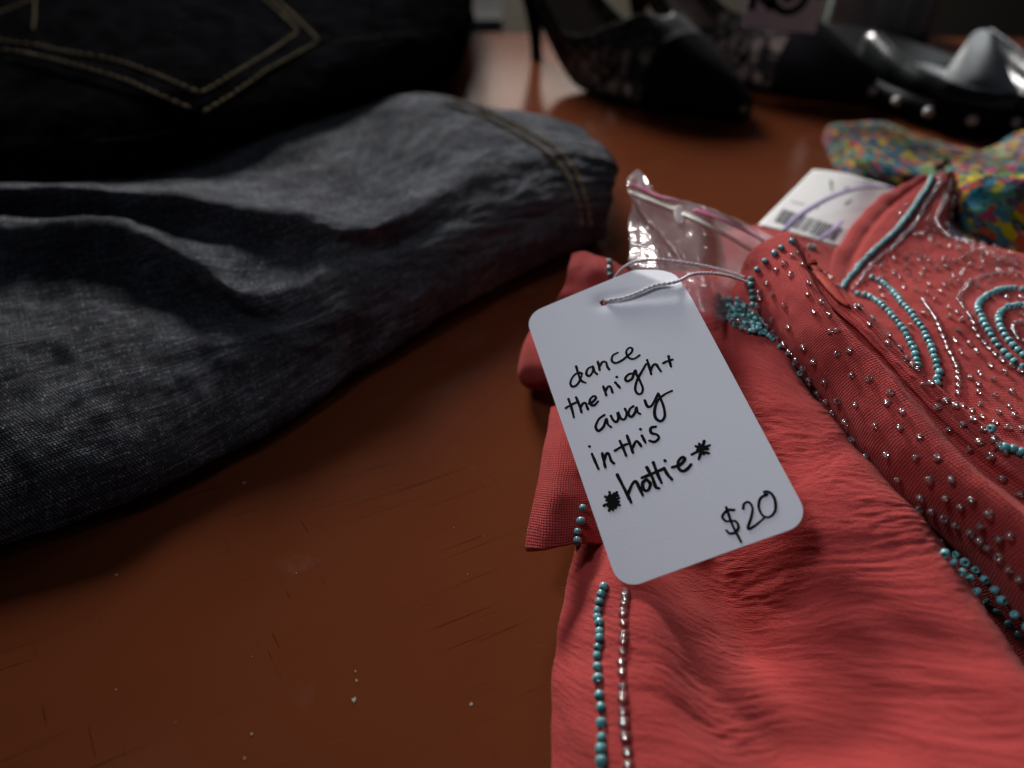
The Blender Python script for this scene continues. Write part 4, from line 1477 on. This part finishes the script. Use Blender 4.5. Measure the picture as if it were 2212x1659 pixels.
PRN = thing('printed_scarf', tuple(P(2000, 330, 0)), 'multicoloured speckled print cloth lying under the neckline of the coral dress', 'scarf')
ctl = [
    [(1788, 300, 0), (1800, 272, .002), (1850, 266, .004), (1900, 268, .006), (1960, 286, .006), (2020, 303, .006), (2080, 320, .006), (2130, 324, .006), (2180, 300, .010), (2260, 262, .014), (2400, 240, .02)],
    [(1783, 312, .0005), (1797, 284, .006), (1850, 280, .010), (1900, 286, .013), (1960, 304, .012), (2020, 320, .012), (2080, 334, .011), (2140, 336, .011), (2190, 322, .016), (2270, 290, .020), (2420, 270, .026)],
    [(1790, 335, .0005), (1815, 316, .007), (1860, 316, .013), (1910, 325, .016), (1970, 338, .016), (2030, 346, .016), (2090, 352, .017), (2150, 355, .018), (2210, 350, .021), (2300, 340, .025), (2440, 330, .028)],
    [(1803, 360, .0003), (1838, 350, .006), (1880, 356, .011), (1930, 366, .014), (1985, 374, .016), (2040, 376, .019), (2100, 378, .022), (2160, 380, .024), (2230, 378, .026), (2330, 375, .028), (2460, 370, .028)],
    [(1828, 386, .0), (1872, 390, .003), (1920, 404, .006), (1970, 414, .008), (2020, 414, .010), (2060, 410, .014), (2110, 410, .016), (2170, 412, .018), (2250, 412, .02), (2350, 412, .02), (2480, 412, .02)],
]
pr1 = Sheet(ctl, 110, 240, pr_disp)
pr1.obj('back_layer', MAT['printed'], PRN, .0008)
ctl = [
    [(2030, 392, .026), (2044, 362, .034), (2075, 358, .037), (2120, 364, .037), (2180, 366, .038), (2260, 370, .038), (2400, 370, .038)],
    [(2034, 410, .024), (2060, 392, .032), (2095, 392, .036), (2140, 396, .037), (2200, 400, .037), (2280, 405, .037), (2420, 405, .036)],
    [(2030, 440, .018), (2062, 440, .026), (2100, 438, .031), (2150, 440, .033), (2215, 446, .033), (2300, 450, .033), (2440, 450, .032)],
    [(2036, 482, .016), (2068, 482, .022), (2105, 482, .026), (2155, 486, .027), (2230, 495, .027), (2320, 500, .027), (2460, 500, .026)],
    [(2050, 520, .014), (2085, 522, .018), (2120, 528, .020), (2170, 536, .020), (2250, 548, .020), (2350, 556, .020), (2480, 560, .020)],
    [(2070, 560, .012), (2100, 560, .014), (2140, 565, .015), (2190, 575, .015), (2280, 590, .015), (2380, 600, .014), (2500, 600, .014)],
]
pr2 = Sheet(ctl, 120, 160, pr_disp)
pr2.obj('front_layer', MAT['printed'], PRN, .0008)
# dark edge binding
q = []
for x, y in smoothline([z5b(*p) for p in [(1290, 480), (1230, 530), (1180, 560)]], 16): 
    h = cast(x, y, [pr2, pr1, panel])
    if h: q.append(h[0] + h[1] * .0008)
q2 = []
for x, y in smoothline([(2072, 448), (2060, 465), (2054, 490), (2060, 510), (2085, 525)], 30):
    h = cast(x, y, [pr2, panel])
    if h: q2.append(h[0] + h[1] * .0006)
navy = mat_suede('navy_binding', (.012, .014, .035))
for qq, rad in ((q, .0011), (q2, .0008)):
    mb = MB()
    if len(qq) > 3:
        mb.add(*tube(qq, rad, 8))
        mb.obj('binding', navy, PRN)

# ------------------------------------------------------------------ barcode tag with lilac ribbon
BT = thing('barcode_tag', tuple(P(1760, 450, .022)), 'white card tag with printed barcode and lilac ribbon, between the bag and the printed cloth', 'price tag')
ctl = [
    [(*z2(790, 452), .0240), (*z2(900, 462), .0250), (*z2(1020, 482), .0255), (*z2(1130, 515), .0245), (*z2(1250, 550), .0215), (*z2(1400, 600), .0185)],
    [(*z2(668, 575), .0228), (*z2(790, 590), .0240), (*z2(920, 615), .0247), (*z2(1050, 655), .0240), (*z2(1190, 700), .0215), (*z2(1340, 750), .0185)],
    [(*z2(545, 698), .0218), (*z2(680, 722), .0230), (*z2(820, 755), .0238), (*z2(970, 800), .0235), (*z2(1120, 850), .0215), (*z2(1280, 900), .0185)],
    [(*z2(418, 825), .0208), (*z2(565, 858), .0222), (*z2(720, 898), .0230), (*z2(890, 950), .0230), (*z2(1050, 1000), .0215), (*z2(1210, 1060), .0185)],
]
bt = Sheet(ctl, 60, 60, None)
bt.obj('card', MAT['label'], BT, .0004)


def card_strip(pts, w, off, n=10):
    q = []
    for x, y in resample(pts, n=n):
        h = cast(x, y, [bt])
        if h: q.append((h[0] + h[1] * off, h[1]))
    V, F = [], []
    for i, (p, nn) in enumerate(q):
        t = (q[min(i + 1, len(q) - 1)][0] - q[max(i - 1, 0)][0]).normalized()
        s = nn.cross(t).normalized()
        V += [p - s * w / 2, p + s * w / 2]
    for i in range(len(q) - 1): F.append((2 * i, 2 * i + 1, 2 * i + 3, 2 * i + 2))
    return V, F


mb = MB()
random.seed(11)
t = 0.0
while t < 1:
    wdt = random.choice((.0005, .0005, .0009, .0013))
    x0, y0 = 560 + 400 * t, 770 + 130 * t
    mb.add(*card_strip([z2(x0 + 35, y0 - 48), z2(x0 - 28, y0 + 40)], wdt, .00012, 6))
    t += .035 + random.uniform(0, .03)
mb.obj('barcode', MAT['grey_ink'], BT, False)
mb = MB()
for a, b_ in (((905, 525), (915, 600)), ((918, 540), (905, 560)), ((640, 672), (730, 690)), ((1000, 572), (1045, 592)), ((1000, 690), (1045, 660)), ((760, 700), (830, 715)), ((985, 600), (1030, 575))):
    mb.add(*card_strip([z2(*a), z2(*b_)], .0007, .00014, 5))
mb.obj('writing', MAT['grey_ink'], BT, False)
mb = MB()
q = []
for (x, y), z in zip([z2(*p) for p in [(590, 870), (690, 770), (820, 685), (950, 622), (1090, 580), (1240, 568), (1370, 595), (1480, 650)]], (.0245, .0275, .0295, .0305, .031, .031, .030, .028)):
    q.append(P(x, y, z))
mb.add(*tube(catmull(np.array(q), 60), .0013, 8, flat=.25))
q = [P(*z2(*p), z) for p, z in (((830, 930), .026), ((890, 885), .0275), ((940, 845), .0275), ((985, 800), .026))]
mb.add(*tube(catmull(np.array(q), 30), .0009, 8, flat=.25))
mb.obj('ribbon', MAT['lilac'], BT)


# ------------------------------------------------------------------ black lace heels
def interp(tab, x):
    a = np.array(tab, float)
    return np.interp(x, a[:, 0], a[:, 1])


def make_heel():
    Wd = [(-.020, .003), (-.016, .014), (-.008, .021), (.01, .026), (.04, .028), (.065, .032), (.09, .038), (.12, .039), (.145, .035), (.17, .026), (.19, .0155), (.202, .008), (.208, .003)]
    Zf = [(-.02, .060), (0, .057), (.02, .049), (.04, .034), (.06, .017), (.078, .008), (.095, .0048), (.12, .004), (.208, .004)]
    Ht = [(-.02, .055), (.02, .058), (.05, .062), (.08, .066), (.10, .062), (.12, .052), (.14, .043), (.16, .034), (.18, .025), (.2, .015), (.208, .008)]
    Op = [(-.02, 58), (-.008, 50), (.006, 26), (.02, 11), (.04, 10), (.06, 13), (.08, 20), (.10, 30), (.118, 52), (.130, 90), (.3, 90)]
    xs = np.linspace(-.02, .208, 70)
    Wd = [(x, np.mean([interp(Wd, x + d) for d in (-.006, -.003, 0, .003, .006)])) for x in xs]
    Zf = [(x, np.mean([interp(Zf, x + d) for d in np.linspace(-.012, .012, 9)])) for x in xs]
    Ht = [(x, np.mean([interp(Ht, x + d) for d in np.linspace(-.008, .008, 7)])) for x in xs]
    NA = 44

    def upper(sel, mat, parent, name, grow=0.0, thick=.0013):
        V, F, idx = [], [], {}
        for i, x in enumerate(xs):
            w, z0, h = interp(Wd, x) + grow, interp(Zf, x), interp(Ht, x) + grow
            op = interp(Op, x)
            for k in range(NA + 1):
                # two walls, each sweeping from the sole edge up to the topline
                s = k / NA * 2 - 1
                ang = math.radians((1 - abs(s)) * op)
                yy = math.copysign(math.cos(ang) ** .75, s) * w
                zz = z0 + h * math.sin(ang) ** .85
                V.append((x, yy, zz))
        for i in range(len(xs) - 1):
            for k in range(NA):
                if k == NA // 2 - 1 or k == NA // 2:
                    if interp(Op, (xs[i] + xs[i + 1]) / 2) < 89.9: 
                        # opening: leave the middle pair out
                        pass
                if not sel((xs[i] + xs[i + 1]) / 2): continue
                a = i * (NA + 1) + k
                mid = NA // 2
                if interp(Op, xs[i]) < 89 and (k == mid or k == mid - 1): continue
                F.append((a, a + 1, a + NA + 2, a + NA + 1))
        o = link(name, mesh_pydata(V, F), mat, parent)
        bmx = bmesh.new(); bmx.from_mesh(o.data)
        bmesh.ops.delete(bmx, geom=[v for v in bmx.verts if not v.link_faces], context='VERTS')
        bmesh.ops.recalc_face_normals(bmx, faces=bmx.faces)
        bmx.to_mesh(o.data); bmx.free()
        md = o.modifiers.new('thickness', 'SOLIDIFY'); md.thickness = thick; md.offset = 0
        return o
    root = bpy.data.objects.new('high_heel', None)
    C.objects.link(root)
    root.empty_display_size = .02
    upper(lambda x: x <= .156, MAT['lace'], root, 'lace_upper')
    upper(lambda x: x > .148, MAT['suede'], root, 'toe_cap', .0007)
    # topline trim
    mb = MB()
    for sg in (-1, 1):
        q = []
        for x in np.linspace(-.02, .127, 50):
            w, z0, h, op = interp(Wd, x), interp(Zf, x), interp(Ht, x), interp(Op, x)
            a = math.radians(op * (1 - 1 / (NA / 2)))
            q.append((x, sg * math.cos(a) ** .75 * w, z0 + h * math.sin(a) ** .85))
        mb.add(*tube(q, .0014, 7))
    mb.obj('topline_trim', MAT['suede'], root)
    # sole and insole follow the footbed
    for nm, dz, th, mat, g in (('sole', -.0028, .0032, MAT['sole'], .0008), ('insole', .0016, .001, MAT['insole'], -.002)):
        V, F = [], []
        for x in xs:
            w, z0 = max(interp(Wd, x) + g, .0008), interp(Zf, x)
            for k in (-1, -.5, 0, .5, 1): V.append((x, k * w, z0 + dz))
            for k in (1, .5, 0, -.5, -1): V.append((x, k * w, z0 + dz + th))
        for i in range(len(xs) - 1):
            for k in range(10):
                a, b_ = i * 10 + k, i * 10 + (k + 1) % 10
                F.append((a, b_, b_ + 10, a + 10))
        F.append(tuple(range(10))[::-1]); F.append(tuple((len(xs) - 1) * 10 + k for k in range(10)))
        link(nm, mesh_pydata(V, F), mat, root)
    hp_ = [((-.004, 0, .0005), .0045), ((-.0045, 0, .004), .0044), ((-.006, 0, .020), .0052), ((-.0075, 0, .034), .0075), ((-.006, 0, .046), .0125), ((-.002, 0, .056), .0190)]
    A = catmull(np.array([list(p) + [r] for p, r in hp_]), 26)
    mb = MB(); mb.add(*tube([a[:3] for a in A], list(A[:, 3]), 16, up=(1, 0, 0)))
    mb.obj('heel', MAT['suede'], root)
    mb = MB(); mb.add(*tube([(-.004, 0, 0), (-.004, 0, .0035)], .0049, 16, up=(1, 0, 0)))
    mb.obj('heel_tip', MAT['rubber'], root)
    return root


shoe = make_heel()
toe, heel = P(1607, 262, 0), P(1163, 128, 0)
ang = math.atan2(toe[1] - heel[1], toe[0] - heel[0])
shoe.rotation_euler.z = ang
dirv = np.array([math.cos(ang), math.sin(ang), 0])
shoe.location = Vector(toe - dirv * .208)
tag(shoe, 'black stiletto heel with sheer lace sides, nearer of the pair on the table', 'shoe', 'pair of black lace heels')
r2 = shoe.copy(); C.objects.link(r2)
for ch in list(shoe.children):
    c = ch.copy(); C.objects.link(c); c.parent = r2
r2.rotation_euler.z = ang + .06
toe2 = P(1886, 226, 0)
r2.location = Vector(toe2 - np.array([math.cos(ang + .06), math.sin(ang + .06), 0]) * .208)
r2['label'] = 'black stiletto heel behind the other one, beside the pearl studded mule'

# label on the rear shoe
LB = thing('shoe_label', tuple(P(1690, 40, .05)), 'pinkish paper label with bold black characters standing behind the rear lace heel', 'label')
lc = P(1695, 10, .060)
lx, lz = np.array([.97, -.2, 0]), np.array([-.05, .25, .97])
lx /= np.linalg.norm(lx); lz -= lx * (lx @ lz); lz /= np.linalg.norm(lz)
ln = np.cross(lx, lz)


def lp3(a, c, o=0.0): return lc + lx * a + lz * c + ln * o


mb = MB()
V = [lp3(a, c, o) for o in (0, -.0006) for a, c in ((-.024, -.013), (.022, -.016), (.022, .045), (-.024, .045))]
mb.add(V, [(0, 1, 2, 3), (7, 6, 5, 4), (0, 4, 5, 1), (1, 5, 6, 2), (2, 6, 7, 3), (3, 7, 4, 0)])
mb.obj('card', MAT['pinkcard'], LB, False)
mb = MB()
for q in ([(-.020, -.004), (-.020, .016)], [(-.020, .016), (-.008, .016), (-.007, .008), (-.018, .006), (-.007, -.003)],
          [(.002 + .011 * math.cos(a), .008 + .0125 * math.sin(a)) for a in np.linspace(0, 6.28, 24)], [(.006, .014), (-.001, .011), (.005, .006), (-.001, .002)], [(.020, .004), (.020, .022)]):
    q = resample(q, n=26)
    V, F = [], []
    t = np.gradient(q, axis=0); t /= np.linalg.norm(t, axis=1)[:, None] + 1e-9
    for p, tt in zip(q, t):
        V += [lp3(p[0] - tt[1] * .0022, p[1] + tt[0] * .0022, .0003), lp3(p[0] + tt[1] * .0022, p[1] - tt[0] * .0022, .0003)]
    for i in range(len(q) - 1): F.append((2 * i, 2 * i + 1, 2 * i + 3, 2 * i + 2))
    mb.add(V, F)
mb.obj('print', MAT['ink'], LB, False)


# ------------------------------------------------------------------ pearl-studded loafer
LF = thing('mule_shoe', (.300, .445, 0), 'glossy black leather mule with a row of pearl studs round its sole', 'shoe')
Wl = [(0, .003), (.004, .016), (.012, .027), (.025, .036), (.045, .043), (.075, .047), (.11, .046), (.15, .041), (.19, .037), (.225, .034), (.245, .024), (.252, .004)]
xl = np.concatenate([np.linspace(0, .03, 22), np.linspace(.034, .252, 50)])


def place(s, w, z):   # s from the toe back
    th = math.radians(96)
    return (LF.location.x + s * math.cos(th) + w * math.sin(th), LF.location.y + s * math.sin(th) - w * math.cos(th), z)


def loft(sec, mat, name, xs_):
    V, F = [], []
    n = None
    for s in xs_:
        ring = sec(s)
        n = len(ring)
        V += [place(s + ds, w, z) for ds, w, z in ring]
    for i in range(len(xs_) - 1):
        for k in range(n - 1):
            a = i * n + k
            F.append((a, a + 1, a + n + 1, a + n))
    o = link(name, mesh_pydata(V, F), mat, LF)
    md = o.modifiers.new('thickness', 'SOLIDIFY'); md.thickness = .0014; md.offset = -1
    return o


def wl(s): return float(interp(Wl, s))


def sole_sec(s):
    w = wl(s) + .003
    return [(0, -w * .2, .0005), (0, -w * .96, .0005), (0, -w, .002), (0, -w - .0006, .009), (0, -w, .0150), (0, -w * .93, .0165), (0, 0, .0165),
            (0, w * .93, .0165), (0, w, .0150), (0, w + .0006, .009), (0, w, .002), (0, w * .96, .0005), (0, w * .2, .0005)]


loft(sole_sec, MAT['rubber'], 'sole', xl)


def zr_(s): return float(np.interp(s, [0, .02, .06, .09, .105, .12], [.0250, .0265, .0310, .037, .040, .036]))


def upper_sec(s):
    w, zt = wl(s), zr_(s)
    za = float(np.interp(s, [0, .02, .05, .09, .13], [.0220, .0238, .029, .038, .045]))
    ins = max(w - .010, w * .35)
    r = []
    if s < -1:
        left = [(-w + .001, .0165), (-w - .0012, .0185), (-w + .0005, zt - .002), (-w + .004, zt + .0012), (-ins, zt + .0006), (-ins + .0015, zt - .0018)]
        mid = [(-ins * f, zt - .0018 + (za - zt + .002) * (1 - f * f)) for f in (.85, .6, .3, 0)]
        prof = left + mid
        prof = prof + [(-a, z) for a, z in prof[-2::-1]]
    else:
        left = [(-w + .001, .0165), (-w - .0012, .0185), (-w + .0002, zt - .005), (-w + .0014, zt - .0012), (-w + .0046, zt + .0010), (-w + .0084, zt - .0010), (-w + .0104, max(zt - .006, .0185))]
        mid = [(min(-w + .0110, -.0004), .0176)]
        prof = left + mid
        prof = [(min(a_, -.0002), z_) for a_, z_ in left + mid]
        prof = prof + [(-a_, z_) for a_, z_ in prof[::-1]]
    return [(0, a, z) for a, z in prof]


loft(upper_sec, MAT['leather'], 'upper', xl[xl < .118])
loft(lambda s: [(0, w_ * max(wl(s) - .002, .001), z_) for w_, z_ in ((-1, .0166), (-.97, .0172), (-.9, .0174), (0, .0172), (.9, .0174), (.97, .0172), (1, .0166))], MAT['rubber'], 'insole', xl)


# silver grey tongue standing up inside the opening
TG = np.array([[(2005, 196, .0190), (2050, 203, .0192), (2110, 207, .0192), (2165, 203, .0192), (2205, 196, .0190)],
               [(2035, 165, .0240), (2070, 165, .0262), (2112, 166, .0270), (2155, 165, .0262), (2185, 165, .0240)],
               [(2068, 120, .0320), (2090, 115, .0345), (2118, 114, .0352), (2146, 116, .0345), (2168, 122, .0320)],
               [(2096, 78, .0400), (2108, 68, .0420), (2122, 64, .0425), (2137, 68, .0420), (2150, 78, .0400)]])
tg = Sheet([[tuple(p) for p in row] for row in TG], 40, 40, None)
tg.obj('tongue', MAT['steel_insole'], LF, .0022)


def sphere(c, r, nu=14, nv=10):
    V, F = [], []
    for i in range(nv + 1):
        a = math.pi * i / nv
        for k in range(nu):
            t = 2 * math.pi * k / nu
            V.append((c[0] + r * math.sin(a) * math.cos(t), c[1] + r * math.sin(a) * math.sin(t), c[2] + r * math.cos(a)))
    for i in range(nv):
        for k in range(nu):
            k2 = (k + 1) % nu
            F.append((i * nu + k, i * nu + nu + k, i * nu + nu + k2, i * nu + k2))
    return V, F


# pearls along the welt, evenly by arc length round the toe and both sides
rim = [(s, -wl(s) - .0036) for s in np.linspace(.20, 0, 120)] + [(s, wl(s) + .0036) for s in np.linspace(.001, .20, 120)]
rim = resample(rim, step=.0245)
for s, w in rim:
    mb = MB()
    mb.add(*sphere(place(s, w, .0098), .0032))
    mb.obj('pearl_stud', MAT['pearl'], LF)

# dark glossy bag standing behind
bm = bmesh.new()
c0, c1 = P(1775, 80, 0), P(2010, 96, 0)
dx = (c1 - c0); Lx = np.linalg.norm(dx); dx /= Lx
dyv = np.array([-dx[1], dx[0], 0])
rows_ = [(0, .0, 1.0), (.012, .006, 1.0), (.05, .012, .97), (.10, .010, .93), (.15, .004, .9)]
b = MB()
V, F = [], []
NS = 40
for z, bulge, sc in rows_:
    for k in range(NS):
        a = 2 * math.pi * k / NS
        ca_, sa_ = math.cos(a), math.sin(a)
        ex = math.copysign(abs(ca_) ** .35, ca_) * (Lx / 2 * sc)
        ey = math.copysign(abs(sa_) ** .5, sa_) * (.022 + bulge * .5)
        p = (c0 + c1) / 2 + dyv * .026 + dx * ex + dyv * ey + dx * 0
        V.append((p[0], p[1], z + .001 + .0015 * math.sin(7 * a + z * 60)))
for i in range(len(rows_) - 1):
    for k in range(NS):
        k2 = (k + 1) % NS
        F.append((i * NS + k, i * NS + k2, (i + 1) * NS + k2, (i + 1) * NS + k))
F.append(tuple(range(NS))[::-1]); F.append(tuple((len(rows_) - 1) * NS + k for k in range(NS)))
b.add(V, F)
HB = thing('handbag', tuple((c0 + c1) / 2 + dyv * .026), 'dark green grey glossy bag standing behind the lace heels', 'bag')
b.obj('body', MAT['teal'], HB)
mb = MB()
for f, rad in ((-.05, .0016), (.18, .0022), (.36, .0014)):
    q = []
    for z in np.linspace(.004, .145, 20):
        p = (c0 + c1) / 2 + dyv * .026 + dx * (Lx * f + .06 * z) - dyv * (.0225 + float(np.interp(z, [r[0] for r in rows_], [r[1] for r in rows_])) * .5)
        q.append((p[0], p[1], z))
    mb.add(*tube(q, rad, 8))
mb.obj('seam', MAT['steel'], HB)  # silvery strips stand in for highlights along the bag's seams

# things far behind the table
c = P(1050, 40, 0)
b = MB(); box(b, -.62, -.018, 1.02, 1.30, -.74, -.058)
BX = thing('cabinet', (-.3, 1.15, -.74), 'low brown cabinet with white top beyond the far table edge', 'cabinet')
b.obj('carcass', MAT['brown'], BX, False)
b = MB(); box(b, -.63, -.012, 1.005, 1.31, -.0575, -.034)
b.obj('top', MAT['white'], BX, False)
b = MB(); box(b, .78, 1.75, 1.10, 1.55, -.74, .16)
tag(b.obj('cupboard', MAT['dark'], None, False), 'dark brown cupboard behind the pearl studded mule at the right', 'cupboard')
